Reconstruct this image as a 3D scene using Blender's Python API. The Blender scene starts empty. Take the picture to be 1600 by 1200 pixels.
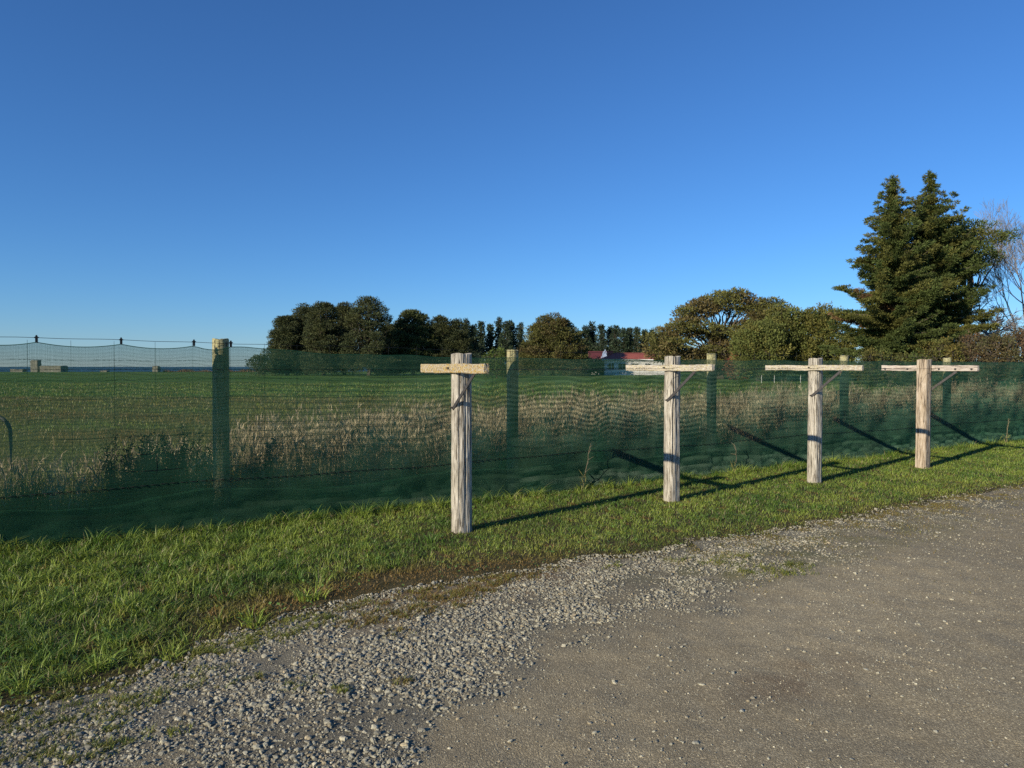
import bpy, math, random
import numpy as np
from mathutils import Vector, Matrix

SEED = 7
rng = np.random.default_rng(SEED)
random.seed(SEED)
scene = bpy.context.scene
COL = scene.collection

# ------------------------------------------------------------------ geometry of the place
F = 1109.0            # focal length in pixels of a 1600 px wide frame
EYE = 1.6             # eye height, horizon at y = 573
D = np.array([0.851, 0.525, 0.0]); D /= np.linalg.norm(D)     # direction of the road, verge and post row
N = np.array([D[1], -D[0], 0.0])                              # across it, towards the road


def P(u, v, z=0.0):
    return D * u + N * v + np.array([0, 0, z])


def PV(u, v, z=0.0):
    """Vectorised P."""
    u = np.asarray(u, float); v = np.asarray(v, float); z = np.asarray(z, float) + 0 * u
    return np.stack([D[0] * u + N[0] * v, D[1] * u + N[1] * v, z], -1)


def at(px, Z, y=None):
    """World point on the line of sight px at depth Z (height from y)."""
    return np.array([(px - 800) / F * Z, Z, 0.0 if y is None else EYE + (573 - y) / F * Z])


# fence line (slightly turned against the post row)
FA = P(-0.58, -7.47); FB = P(16.8, -7.29)
FD = (FB - FA) / np.linalg.norm(FB - FA)
FN = np.array([FD[1], -FD[0], 0.0])                           # towards the camera side


def fence_s(px):
    t = (px - 800) / F                                        # X = t*Y
    return (t * FA[1] - FA[0]) / (FD[0] - t * FD[1])


def fence_p(s, off=0.0, z=0.0):
    s = np.asarray(s, float)
    return FA + FD * s[..., None] + FN * (np.asarray(off, float) + 0 * s)[..., None] + \
        np.array([0, 0, 1.0]) * (np.asarray(z, float) + 0 * s)[..., None]


class WaveNoise:
    """Cheap smooth 2-d noise, about -1..1: a sum of random waves."""
    def __init__(self, scale, n=14, seed=0):
        r = np.random.default_rng(seed)
        a = r.uniform(0, 2 * np.pi, n); k = 2 * np.pi / scale * r.uniform(0.5, 1.7, n)
        self.kx = k * np.cos(a); self.ky = k * np.sin(a); self.p = r.uniform(0, 6.28, n); self.n = n

    def __call__(self, x, y):
        x = np.asarray(x, float); y = np.asarray(y, float)
        o = np.zeros(np.broadcast(x, y).shape)
        for a, b, c in zip(self.kx, self.ky, self.p):
            o = o + np.sin(a * x + b * y + c)
        return o / math.sqrt(self.n) / 1.2


# ------------------------------------------------------------------ object helpers
def tag(o, label=None, cat=None, group=None, kind=None):
    if label: o['label'] = label
    if cat: o['category'] = cat
    if group: o['group'] = group
    if kind: o['kind'] = kind
    return o


def thing(name, loc, label, cat, group=None, rz=0.0):
    o = bpy.data.objects.new(name, None)
    COL.objects.link(o)
    o.location = loc; o.rotation_euler = (0, 0, rz); o.empty_display_size = 0.2
    return tag(o, label, cat, group)


def np_mesh(name, V, Q, mat, parent=None, col=None, smooth=False, local=None):
    """One mesh object out of arrays; Q is (n,3) or (n,4) or a list of such arrays."""
    V = np.asarray(V, np.float32).reshape(-1, 3)
    if local is not None:
        V = V - np.asarray(local, np.float32)
    Qs = Q if isinstance(Q, list) else [Q]
    Qs = [np.asarray(q, np.int32) for q in Qs if len(q)]
    me = bpy.data.meshes.new(name)
    me.vertices.add(len(V)); me.vertices.foreach_set('co', V.ravel())
    loops = np.concatenate([q.ravel() for q in Qs])
    tot = np.concatenate([np.full(len(q), q.shape[1], np.int32) for q in Qs])
    start = np.concatenate([[0], np.cumsum(tot)[:-1]]).astype(np.int32)
    me.loops.add(len(loops)); me.loops.foreach_set('vertex_index', loops)
    me.polygons.add(len(tot)); me.polygons.foreach_set('loop_start', start)
    me.polygons.foreach_set('loop_total', tot)
    me.polygons.foreach_set('use_smooth', np.full(len(tot), smooth, bool))
    if col is not None:
        c = np.ones((len(V), 4), np.float32); c[:, :3] = col
        a = me.color_attributes.new('Col', 'FLOAT_COLOR', 'POINT')
        a.data.foreach_set('color', c.ravel())
    me.materials.append(mat)
    me.update(calc_edges=True)
    me.validate()
    o = bpy.data.objects.new(name, me)
    COL.objects.link(o)
    if parent is not None: o.parent = parent
    return o


class Geo:
    """Collects arrays of faces."""
    def __init__(self):
        self.V = []; self.Q4 = []; self.Q3 = []; self.C = []; self.n = 0

    def add(self, V, Q, C=None):
        V = np.asarray(V, float).reshape(-1, 3); Q = np.asarray(Q, int)
        if len(V) == 0: return self
        (self.Q4 if Q.shape[1] == 4 else self.Q3).append(Q + self.n)
        self.V.append(V); self.n += len(V)
        if C is not None:
            self.C.append(np.broadcast_to(np.asarray(C, float), (len(V), 3)))
        return self

    def tube(self, pts, rad, sides=5, C=None, cap=True):
        pts = np.asarray(pts, float); m = len(pts)
        rad = np.broadcast_to(np.asarray(rad, float), (m,))
        t = np.gradient(pts, axis=0); t /= np.linalg.norm(t, axis=1)[:, None] + 1e-9
        ref = np.array([0, 0, 1.0]) if abs(t[:, 2]).mean() < 0.8 else np.array([1.0, 0, 0])
        a = np.cross(t, ref); a /= np.linalg.norm(a, axis=1)[:, None] + 1e-9
        b = np.cross(t, a)
        ang = np.arange(sides) / sides * 2 * np.pi
        V = pts[:, None] + rad[:, None, None] * (np.cos(ang)[None, :, None] * a[:, None] + np.sin(ang)[None, :, None] * b[:, None])
        i = np.arange(m - 1)[:, None] * sides; j = np.arange(sides)[None]; k = (j + 1) % sides
        Q = np.stack([i + j, i + k, i + sides + k, i + sides + j], -1).reshape(-1, 4)
        self.add(V.reshape(-1, 3), Q, C)
        if cap:
            for ring, p in ((0, pts[0]), (m - 1, pts[-1])):
                Vc = np.concatenate([V[ring], p[None]])
                self.add(Vc, np.array([[q, (q + 1) % sides, sides] for q in range(sides)]), C)
        return self

    def box(self, lo, hi, M=None, C=None):
        x0, y0, z0 = lo; x1, y1, z1 = hi
        V = np.array([[x0, y0, z0], [x1, y0, z0], [x1, y1, z0], [x0, y1, z0], [x0, y0, z1], [x1, y0, z1], [x1, y1, z1], [x0, y1, z1]], float)
        if M is not None: V = V @ np.asarray(M)[:3, :3].T + np.asarray(M)[:3, 3]
        return self.add(V, [[0, 3, 2, 1], [4, 5, 6, 7], [0, 1, 5, 4], [1, 2, 6, 5], [2, 3, 7, 6], [3, 0, 4, 7]], C)

    def build(self, name, mat, parent=None, smooth=False, local=None):
        V = np.concatenate(self.V)
        Q = []
        if self.Q4: Q.append(np.concatenate(self.Q4))
        if self.Q3: Q.append(np.concatenate(self.Q3))
        C = np.concatenate(self.C) if self.C else None
        return np_mesh(name, V, Q, mat, parent, C, smooth, local)


def unit(a):
    return a / (np.linalg.norm(a, axis=-1, keepdims=True) + 1e-9)


def rand_dir(n):
    return unit(rng.normal(size=(n, 3)))


# ------------------------------------------------------------------ materials
def new_mat(name):
    m = bpy.data.materials.new(name); m.use_nodes = True
    nt = m.node_tree
    b = nt.nodes['Principled BSDF']
    return m, nt, b


def node(nt, kind, **kw):
    n = nt.nodes.new(kind)
    for k, v in kw.items():
        if k.startswith('i_'):
            n.inputs[k[2:].replace('_', ' ')].default_value = v
        else:
            setattr(n, k, v)
    return n


def ramp(nt, fac, stops):
    r = nt.nodes.new('ShaderNodeValToRGB')
    e = r.color_ramp.elements
    while len(e) < len(stops): e.new(0.5)
    for k, (p, c) in zip(e, stops):
        k.position = p
        k.color = (*c, 1) if len(c) == 3 else c
    nt.links.new(fac, r.inputs[0])
    return r.outputs[0]


def noise(nt, vec, scale, detail=4, rough=0.55, dist=0.0):
    n = node(nt, 'ShaderNodeTexNoise')
    n.inputs['Scale'].default_value = scale; n.inputs['Detail'].default_value = detail
    n.inputs['Roughness'].default_value = rough; n.inputs['Distortion'].default_value = dist
    if vec is not None: nt.links.new(vec, n.inputs['Vector'])
    return n.outputs['Fac']


def mixc(nt, fac, a, b, mode='MIX'):
    m = nt.nodes.new('ShaderNodeMix'); m.data_type = 'RGBA'; m.blend_type = mode
    for sock, v in ((m.inputs[0], fac), (m.inputs[6], a), (m.inputs[7], b)):
        if isinstance(v, (int, float)): sock.default_value = v
        elif isinstance(v, tuple): sock.default_value = (*v, 1)
        else: nt.links.new(v, sock)
    return m.outputs[2]


def math_n(nt, op, a, b=None):
    m = nt.nodes.new('ShaderNodeMath'); m.operation = op
    for s, v in ((m.inputs[0], a), (m.inputs[1], b)):
        if v is None: continue
        if isinstance(v, (int, float)): s.default_value = v
        else: nt.links.new(v, s)
    return m.outputs[0]


def bump(nt, b, h, strength=0.5, dist=0.01):
    n = node(nt, 'ShaderNodeBump')
    n.inputs['Strength'].default_value = strength; n.inputs['Distance'].default_value = dist
    nt.links.new(h, n.inputs['Height']); nt.links.new(n.outputs[0], b.inputs['Normal'])


def coords(nt, scale=(1, 1, 1), kind='Object'):
    tc = nt.nodes.new('ShaderNodeTexCoord')
    mp = nt.nodes.new('ShaderNodeMapping'); mp.inputs['Scale'].default_value = scale
    nt.links.new(tc.outputs[kind], mp.inputs['Vector'])
    return mp.outputs[0]


def attr_mat(name, rough=0.75, trans=0.0, spec=0.2, vary=0.0):
    """Base colour from the per-leaf (per-blade, per-stone) colour attribute."""
    m, nt, b = new_mat(name)
    a = node(nt, 'ShaderNodeAttribute', attribute_name='Col')
    c = a.outputs['Color']
    if vary:
        g = noise(nt, coords(nt), vary, 3)
        c = mixc(nt, 1.0, c, ramp(nt, g, [(0.3, (0.7,) * 3), (0.7, (1.25,) * 3)]), 'MULTIPLY')
    nt.links.new(c, b.inputs['Base Color'])
    b.inputs['Roughness'].default_value = rough
    b.inputs['Specular IOR Level'].default_value = spec
    if trans:
        t = nt.nodes.new('ShaderNodeBsdfTranslucent'); nt.links.new(c, t.inputs['Color'])
        mx = nt.nodes.new('ShaderNodeMixShader'); mx.inputs[0].default_value = trans
        nt.links.new(b.outputs[0], mx.inputs[1]); nt.links.new(t.outputs[0], mx.inputs[2])
        nt.links.new(mx.outputs[0], nt.nodes['Material Output'].inputs['Surface'])
    return m


def simple_mat(name, col, rough=0.7, var=0.25, scale=6.0, bmp=0.2, metal=0.0, spec=0.3, stretch=(1, 1, 1)):
    m, nt, b = new_mat(name)
    v = coords(nt, stretch)
    n = noise(nt, v, scale, 6, 0.6)
    lo = tuple(c * (1 - var) for c in col); hi = tuple(min(1, c * (1 + var)) for c in col)
    nt.links.new(ramp(nt, n, [(0.3, lo), (0.7, hi)]), b.inputs['Base Color'])
    b.inputs['Roughness'].default_value = rough; b.inputs['Metallic'].default_value = metal
    b.inputs['Specular IOR Level'].default_value = spec
    if bmp: bump(nt, b, n, bmp, 0.01)
    return m


M = {}
M['foliage'] = attr_mat('foliage', 0.7, 0.18, 0.2)
M['grass'] = attr_mat('grass_blades', 0.48, 0.22, 0.4)
M['straw'] = attr_mat('dry_grass', 0.8, 0.2, 0.15)
M['stone'] = attr_mat('gravel_stone', 0.85, 0.0, 0.25, vary=120.0)
M['bark'] = simple_mat('bark', (0.095, 0.078, 0.06), 0.9, 0.35, 4.0, 0.5, stretch=(1, 1, 0.3))
M['bare_bark'] = simple_mat('bare_bark', (0.22, 0.205, 0.19), 0.85, 0.25, 4.0, 0.3)
M['steel'] = simple_mat('weathered_steel', (0.10, 0.095, 0.09), 0.55, 0.35, 40.0, 0.2, 0.6)
M['black_wire'] = simple_mat('black_wire', (0.012, 0.013, 0.014), 0.5, 0.2, 30.0, 0)
M['grey_wire'] = simple_mat('grey_wire', (0.07, 0.075, 0.08), 0.5, 0.2, 30.0, 0, 0.5)
M['net'] = simple_mat('green_netting', (0.019, 0.084, 0.044), 0.5, 0.2, 1.5, 0, spec=0.3)
M['white_wall'] = simple_mat('white_weatherboard', (0.82, 0.81, 0.77), 0.7, 0.05, 1.5, 0.1)
M['red_roof'] = simple_mat('red_roof_iron', (0.31, 0.095, 0.072), 0.75, 0.18, 1.5, 0.1, spec=.1, stretch=(3, 0.5, 1))
M['shaded_red_roof'] = simple_mat('shaded_red_roof', (0.11, 0.032, 0.032), 0.6, 0.2, 1.5, 0.1)  # cottage roof red, with the shade of the trees put into its colour
M['brick'] = simple_mat('red_brick', (0.36, 0.10, 0.07), 0.85, 0.25, 8.0, 0.2)
M['blue_trim'] = simple_mat('pale_blue_trim', (0.30, 0.38, 0.52), 0.6, 0.08, 2.0, 0)
M['glass'] = simple_mat('window_glass', (0.03, 0.04, 0.05), 0.1, 0.2, 2.0, 0, spec=0.5)
M['concrete'] = simple_mat('old_concrete', (0.20, 0.195, 0.155), 0.9, 0.3, 1.6, 0.3)
M['white_paint'] = simple_mat('white_paint', (0.7, 0.7, 0.66), 0.6, 0.12, 6.0, 0.1)
M['lichen_pine'] = None


def wood_mat(name, base, dark, light, lichen=0.0, lichen_cols=None, grain=(9, 9, .8)):
    """Weathered timber: long grain along local Z, dark checks, optional lichen crust."""
    m, nt, b = new_mat(name)
    g = coords(nt, grain)
    n1 = noise(nt, g, 6.0, 8, 0.68, 0.4)
    n2 = noise(nt, coords(nt, (24, 24, 1.3)), 2.5, 7, 0.72)
    n3 = noise(nt, coords(nt), 3.0, 4, 0.6)
    c = ramp(nt, n1, [(0.41, dark), (0.47, base), (0.54, base), (0.62, light)])
    crack = ramp(nt, n2, [(0.39, (0.11, 0.095, 0.085)), (0.47, (1, 1, 1))])
    c = mixc(nt, 0.9, c, crack, 'MULTIPLY')
    c = mixc(nt, 0.5, c, ramp(nt, n3, [(0.3, (0.72, 0.68, 0.62)), (0.7, (1.15, 1.13, 1.1))]), 'MULTIPLY')
    if lichen:
        v = coords(nt)
        l1 = noise(nt, v, 48.0, 6, 0.72, 0.6)
        l2 = noise(nt, v, 50.0, 6, 0.6, 0.3)
        cols = lichen_cols
        lc = ramp(nt, l2, [(0.30, cols[0]), (0.45, cols[1]), (0.56, cols[2]), (0.68, cols[3])])
        spot = ramp(nt, noise(nt, v, 75.0, 4, 0.7), [(0.40, (0.32, 0.29, 0.25)), (0.5, (1, 1, 1))])
        lc = mixc(nt, 0.7, lc, spot, 'MULTIPLY')
        mask = ramp(nt, l1, [(0.62 - lichen * 0.32, (0, 0, 0)), (0.68 - lichen * 0.32, (1, 1, 1))])
        c = mixc(nt, mask, c, lc)
    nt.links.new(c, b.inputs['Base Color'])
    b.inputs['Roughness'].default_value = 0.9; b.inputs['Specular IOR Level'].default_value = 0.15
    h = math_n(nt, 'ADD', n1, math_n(nt, 'MULTIPLY', n2, 0.6))
    bump(nt, b, h, 0.75, 0.006)
    return m


LICH = [(0.26, 0.225, 0.17), (0.47, 0.43, 0.33), (0.37, 0.285, 0.10), (0.42, 0.23, 0.04)]
LICH2 = [(0.48, 0.46, 0.40), (0.56, 0.55, 0.50), (0.44, 0.40, 0.22), (0.50, 0.42, 0.16)]
M['post_grey'] = wood_mat('weathered_post', (0.41, 0.39, 0.33), (0.16, 0.145, 0.115), (0.58, 0.56, 0.49))
M['post_pink'] = wood_mat('weathered_post_brown', (0.42, 0.355, 0.265), (0.2, 0.15, 0.10), (0.56, 0.50, 0.41))
M['bar_lichen'] = wood_mat('lichen_bar', (0.33, 0.26, 0.18), (0.12, 0.09, 0.06), (0.45, 0.40, 0.32), 0.60, LICH)
M['bar_pale'] = wood_mat('pale_bar', (0.48, 0.43, 0.34), (0.2, 0.16, 0.12), (0.60, 0.56, 0.47), 0.45, LICH2)
M['bar_grey'] = wood_mat('grey_bar', (0.48, 0.43, 0.37), (0.22, 0.18, 0.15), (0.60, 0.56, 0.5), 0.12, LICH2)
M['fence_post'] = wood_mat('treated_fence_post', (0.30, 0.30, 0.17), (0.16, 0.16, 0.09), (0.40, 0.38, 0.24), 0.35,
                           [(0.45, 0.42, 0.22), (0.50, 0.48, 0.30), (0.46, 0.40, 0.16), (0.5, 0.42, 0.12)])


def ground_mat():
    m, nt, b = new_mat('field_grass')
    v = coords(nt)
    big = noise(nt, v, 0.05, 4, 0.5); mid = noise(nt, v, 0.6, 5, 0.6); fine = noise(nt, v, 9.0, 5, 0.7)
    c = ramp(nt, big, [(0.35, (0.072, 0.150, 0.024)), (0.5, (0.095, 0.175, 0.030)), (0.66, (0.130, 0.175, 0.040))])
    sep = nt.nodes.new('ShaderNodeSeparateXYZ'); nt.links.new(v, sep.inputs[0])
    yy = math_n(nt, 'ADD', sep.outputs['Y'], math_n(nt, 'MULTIPLY', math_n(nt, 'SUBTRACT', big, .5), 20.0))
    dryf = ramp(nt, math_n(nt, 'MULTIPLY', yy, .01), [(0.36, (0.75,) * 3), (0.40, (0, 0, 0))])
    c = mixc(nt, dryf, c, (0.165, 0.150, 0.055))
    c = mixc(nt, 0.8, c, ramp(nt, mid, [(0.3, (0.65, 0.72, 0.6)), (0.7, (1.25, 1.2, 1.15))]), 'MULTIPLY')
    c = mixc(nt, 0.7, c, ramp(nt, fine, [(0.3, (0.5, 0.5, 0.5)), (0.7, (1.35, 1.3, 1.25))]), 'MULTIPLY')
    nt.links.new(c, b.inputs['Base Color'])
    b.inputs['Roughness'].default_value = 0.95; b.inputs['Specular IOR Level'].default_value = 0.1
    bump(nt, b, math_n(nt, 'ADD', fine, mid), 0.8, 0.08)
    return m


def soil_mat():
    m, nt, b = new_mat('verge_soil')
    v = coords(nt)
    n = noise(nt, v, 7.0, 6, 0.65); f = noise(nt, v, 60.0, 4, 0.7)
    c = ramp(nt, n, [(0.35, (0.062, 0.058, 0.026)), (0.6, (0.115, 0.095, 0.045))])
    c = mixc(nt, 0.7, c, ramp(nt, f, [(0.3, (0.5,) * 3), (0.7, (1.3,) * 3)]), 'MULTIPLY')
    nt.links.new(c, b.inputs['Base Color'])
    b.inputs['Roughness'].default_value = 0.95; b.inputs['Specular IOR Level'].default_value = 0.1
    bump(nt, b, f, 0.8, 0.02)
    return m


def road_mat():
    m, nt, b = new_mat('gravel_road')
    a = node(nt, 'ShaderNodeAttribute', attribute_name='Col')
    v = coords(nt)
    f1 = noise(nt, v, 110.0, 5, 0.75); f2 = noise(nt, v, 5.0, 5, 0.6)
    vo = node(nt, 'ShaderNodeTexVoronoi'); vo.inputs['Scale'].default_value = 170.0; vo.inputs['Randomness'].default_value = 1.0
    nt.links.new(v, vo.inputs['Vector'])
    cell = nt.nodes.new('ShaderNodeSeparateColor'); nt.links.new(vo.outputs['Color'], cell.inputs[0])
    c = a.outputs['Color']
    c = mixc(nt, 0.85, c, ramp(nt, f1, [(0.32, (0.62, 0.61, 0.6)), (0.68, (1.3, 1.3, 1.28))]), 'MULTIPLY')
    c = mixc(nt, 0.8, c, ramp(nt, f2, [(0.3, (0.88, 0.86, 0.84)), (0.7, (1.1, 1.1, 1.1))]), 'MULTIPLY')
    c = mixc(nt, 0.75, c, ramp(nt, cell.outputs[0], [(0.0, (0.66, 0.65, 0.63)), (0.75, (1.05, 1.05, 1.03)), (1.0, (1.9, 1.9, 1.85))]), 'MULTIPLY')
    nt.links.new(c, b.inputs['Base Color'])
    b.inputs['Roughness'].default_value = 0.9; b.inputs['Specular IOR Level'].default_value = 0.2
    h = math_n(nt, 'ADD', math_n(nt, 'MULTIPLY', f1, 0.8), math_n(nt, 'SUBTRACT', 1.0, vo.outputs['Distance']))
    bump(nt, b, h, 0.55, 0.004)
    return m


M['field'] = ground_mat(); M['soil'] = soil_mat(); M['road'] = road_mat()


def sea_mat():
    m, nt, b = new_mat('sea_water')
    n = noise(nt, coords(nt, (0.02, 0.12, 1)), 1.0, 5, 0.6)
    nt.links.new(ramp(nt, n, [(0.35, (0.030, 0.085, 0.14)), (0.65, (0.045, 0.11, 0.17))]), b.inputs['Base Color'])
    b.inputs['Roughness'].default_value = 0.55; b.inputs['Specular IOR Level'].default_value = 0.12
    bump(nt, b, n, 0.6, 1.0)
    return m


M['sea'] = sea_mat()

# ------------------------------------------------------------------ camera, light, sky
cam_d = bpy.data.cameras.new('camera'); cam = bpy.data.objects.new('camera', cam_d); COL.objects.link(cam)
cam_d.sensor_width = 36.0; cam_d.lens = 36.0 * F / 1600.0
cam_d.clip_start = 0.05; cam_d.clip_end = 60000
cam.location = (0, 0, EYE)
cam.rotation_euler = (math.radians(90) - math.atan(27 / F), 0, 0)
scene.camera = cam

SUN_EL = math.radians(19.7)
sd = np.array([0.728, 0.686, 0.0]); sd /= np.linalg.norm(sd)          # the way the light travels over the ground
sun_d = bpy.data.lights.new('sun', 'SUN'); sun_d.energy = 5.0; sun_d.angle = math.radians(0.5); sun_d.color = (1.0, 0.87, 0.68)
sun = bpy.data.objects.new('sun', sun_d); COL.objects.link(sun)
sun.rotation_euler = Vector((sd[0] * math.cos(SUN_EL), sd[1] * math.cos(SUN_EL), -math.sin(SUN_EL))).to_track_quat('-Z', 'Y').to_euler()
sun.location = (-20, -20, 20)

w = bpy.data.worlds.new('World'); scene.world = w; w.use_nodes = True
nt = w.node_tree
bg = nt.nodes['Background']
sky = nt.nodes.new('ShaderNodeTexSky'); sky.sky_type = 'NISHITA'; sky.sun_disc = False
sky.sun_elevation = SUN_EL; sky.sun_rotation = math.atan2(-sd[0], -sd[1]) % (2 * math.pi)
sky.altitude = 0; sky.air_density = 1.0; sky.dust_density = 0.0; sky.ozone_density = 10.0
nt.links.new(sky.outputs[0], bg.inputs['Color'])
bg.inputs['Strength'].default_value = 0.114
scene.cycles.use_denoising = False
scene.view_settings.view_transform = 'Standard'; scene.view_settings.look = 'None'
scene.view_settings.exposure = 0.28; scene.view_settings.gamma = 1.0

# ------------------------------------------------------------------ ground, road, sea
far_edge = []
gv = [(-600, -60), (600, -60), (4500, 200), (4500, 6000), (300, 6000), (-60, 600), (-42, 260), (-52, 228), (-170, 222), (-600, 215)]
V = np.array([(x, y, 0.0) for x, y in gv])
# the ground sheet: fan of big faces round a mid point, flat farmland reaching the horizon
c0 = np.array([[0, 120.0, 0.0]])
g = Geo().add(np.concatenate([V, c0]), [[i, (i + 1) % len(gv), len(gv)] for i in range(len(gv))])
ground = g.build('ground', M['field']); tag(ground, kind='structure')
# grey shingle bank down to the sea
g = Geo()
edge = [(-42, 260), (-52, 228), (-170, 222), (-600, 215)]
bank = [(-36, 285), (-60, 250), (-175, 246), (-610, 240)]
for (a, b_, c_, d_) in zip(edge[:-1], edge[1:], bank[1:], bank[:-1]):
    g.add([(a[0], a[1], 0.0), (b_[0], b_[1], 0.0), (c_[0], c_[1], -2.2), (d_[0], d_[1], -2.2)], [[0, 1, 2, 3]])
tag(g.build('shore_bank', M['soil']), kind='structure')
g = Geo().add([(-30000, 100, -2.0), (2500, 100, -2.0), (2500, 40000, -2.0), (-30000, 40000, -2.0)], [[0, 1, 2, 3]])
tag(g.build('sea', M['sea']), kind='structure')

# strip of soil under the verge grass
EDGE_N = WaveNoise(1.1, 10, 3); EDGE_N2 = WaveNoise(0.28, 10, 4)


def road_edge(u):
    u = np.asarray(u, float)
    base = np.interp(u, [-8, -0.6, 0.1, 1.2, 2.2, 3.2, 4.5, 6.0, 8.5, 12, 30],
                     [-3.7, -3.75, -4.02, -4.52, -4.62, -4.60, -4.50, -4.45, -4.45, -4.45, -4.45])
    return base + 0.07 * EDGE_N(u, 0 * u) + 0.05 * EDGE_N2(u, 0 * u)


uu = np.linspace(-8, 60, 400)
A = PV(uu, np.full_like(uu, -12.0), 0.004); B = PV(uu, np.full_like(uu, -3.2), 0.004)
i = np.arange(len(uu) - 1)
Vv = np.concatenate([A, B]); n_ = len(uu)
verge = np_mesh('grass_verge', Vv, np.stack([i, i + n_, i + n_ + 1, i + 1], -1), M['soil']); tag(verge, kind='structure')

RB1 = WaveNoise(2.2, 12, 11); RB2 = WaveNoise(0.5, 14, 12); RB3 = WaveNoise(0.16, 14, 13)


def road_z(u, v):
    inner = np.clip((v - road_edge(u)) / 0.5, 0, 1)
    return 0.007 + 0.014 * inner + (0.004 * RB1(u, v) + 0.0035 * RB2(u, v) + 0.0022 * RB3(u, v)) * inner


def smooth01(x):
    x = np.clip(x, 0, 1); return x * x * (3 - 2 * x)


def looseness(u, v):
    """1 on the loose grey gravel along the verge, 0 on the compacted track."""
    inner = np.interp(u, [-3, 0, 1.5, 3.2, 5, 8, 14], [-2.3, -2.45, -2.85, -3.35, -3.75, -4.05, -4.3])
    return smooth01((inner - v) / 0.85 + 0.5 + 0.40 * RB1(u * 1.3 + 5, v * 1.3) + 0.25 * RB2(u, v + 3))


def patch(u, v, cu, cv, ru, rv):
    return np.exp(-(((u - cu) / ru) ** 2 + ((v - cv) / rv) ** 2))


def px_uv(px, y):
    Z = F * EYE / (y - 573.0); X = (px - 800) / F * Z
    p = np.array([X, Z, 0]); return float(p @ D), float(p @ N)


du, dv = px_uv(1240, 1075)
mossA = px_uv(1180, 885); mossB = px_uv(1330, 845); rustA = px_uv(690, 935)


def road_col(u, v):
    L = looseness(u, v)[..., None]
    comp = np.array([0.292, 0.250, 0.158]); loose = np.array([0.185, 0.172, 0.125])
    c = comp * (1 - L) + loose * L
    c = c * (1.04 + 0.06 * RB1(u * .7, v * .7 + 9) + 0.09 * RB1(u * .22 + 3, v * 1.3 + 2))[..., None]
    br = np.clip(patch(u, v, du, dv, 0.42, 0.16) * (0.8 + 0.9 * RB2(u * 1.5, v * 1.5) + .5 * RB3(u, v)), 0, 1)[..., None] * 0.6
    c = c * (1 - br) + np.array([0.19, 0.14, 0.085]) * br
    gr = np.clip(patch(u, v, *mossA, 0.7, 0.28) + patch(u, v, *mossB, 2.2, 0.45) * 0.7 + 0.5 * smooth01((u - 8) / 4) * smooth01((-3.5 - v) / .6), 0, 1)
    gr = (gr * np.clip(0.55 + 0.6 * RB2(u, v + 7), 0, 1))[..., None] * 0.75
    c = c * (1 - gr) + np.array([0.135, 0.14, 0.055]) * gr
    ru_ = np.clip((patch(u, v, *rustA, 0.95, 0.32) + .8 * patch(u, v, *px_uv(840, 890), .5, .16)) * (0.75 + 0.7 * RB2(u + 4, v) + .4 * RB3(u, v)), 0, 1)[..., None] * 0.85
    c = c * (1 - ru_) + np.array([0.25, 0.15, 0.065]) * ru_
    return np.clip(c, 0.02, 0.9)


def sheet(name, us, tv, mat):
    U, T = np.meshgrid(us, tv, indexing='ij')
    E = road_edge(U)
    Vr = E + T
    z = road_z(U, Vr)
    z = np.where(T <= 0.0, 0.006, z)
    pts = PV(U, Vr, z)
    nu, nv = U.shape
    i = np.arange(nu - 1)[:, None] * nv; j = np.arange(nv - 1)[None]
    Q = np.stack([i + j, i + nv + j, i + nv + j + 1, i + j + 1], -1).reshape(-1, 4)
    return np_mesh(name, pts.reshape(-1, 3), Q, mat, None, road_col(U, Vr).reshape(-1, 3), True)


us = np.concatenate([np.linspace(-14, -2.5, 24)[:-1], np.arange(-2.5, 9, 0.045), np.linspace(9, 60, 120)])
tv = np.concatenate([np.arange(0, 4.6, 0.045), np.linspace(4.6, 14, 24)])
road = sheet('gravel_road', us, tv, M['road']); tag(road, kind='structure')

# ------------------------------------------------------------------ stones
ICO = None


def ico(sub):
    import bmesh
    bm = bmesh.new(); bmesh.ops.create_icosphere(bm, subdivisions=sub, radius=1.0)
    V = np.array([v.co[:] for v in bm.verts]); T = np.array([[v.index for v in f.verts] for f in bm.faces]); bm.free()
    return V, T


def rand_rot(n):
    q = unit(rng.normal(size=(n, 4))); a, b, c, d = q.T
    return np.stack([1 - 2 * (c * c + d * d), 2 * (b * c - a * d), 2 * (b * d + a * c),
                     2 * (b * c + a * d), 1 - 2 * (b * b + d * d), 2 * (c * d - a * b),
                     2 * (b * d - a * c), 2 * (c * d + a * b), 1 - 2 * (b * b + c * c)], -1).reshape(n, 3, 3)


def stones(geo, u, v, size, sub, tone=None):
    n = len(u)
    if n == 0: return
    V0, T0 = ico(sub); k = len(V0)
    V = V0[None] * (1 + rng.normal(0, 0.13, (n, k, 1)))
    V = V * (np.array([1.0, 0.8, 0.6]) * rng.uniform(0.75, 1.25, (n, 3)))[:, None, :]
    V = np.einsum('nij,nkj->nki', rand_rot(n), V)
    V[:, :, 2] *= 0.70
    V = V * (size / 2)[:, None, None]
    V += PV(u, v, road_z(u, v) + size * 0.07)[:, None]
    base = np.array([[0.30, 0.290, 0.225], [0.25, 0.245, 0.20], [0.40, 0.38, 0.29], [0.21, 0.195, 0.15], [0.31, 0.27, 0.185]])
    C = base[rng.choice(5, n, p=[.34, .25, .16, .13, .12])] * rng.uniform(0.75, 1.2, (n, 1))
    C = C * np.array([1.0, 0.99, .94])
    if tone is not None: C = C * tone
    Q = (T0[None] + (np.arange(n) * k)[:, None, None]).reshape(-1, 3)
    geo.add(V.reshape(-1, 3), Q, np.repeat(C, k, 0))


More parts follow.
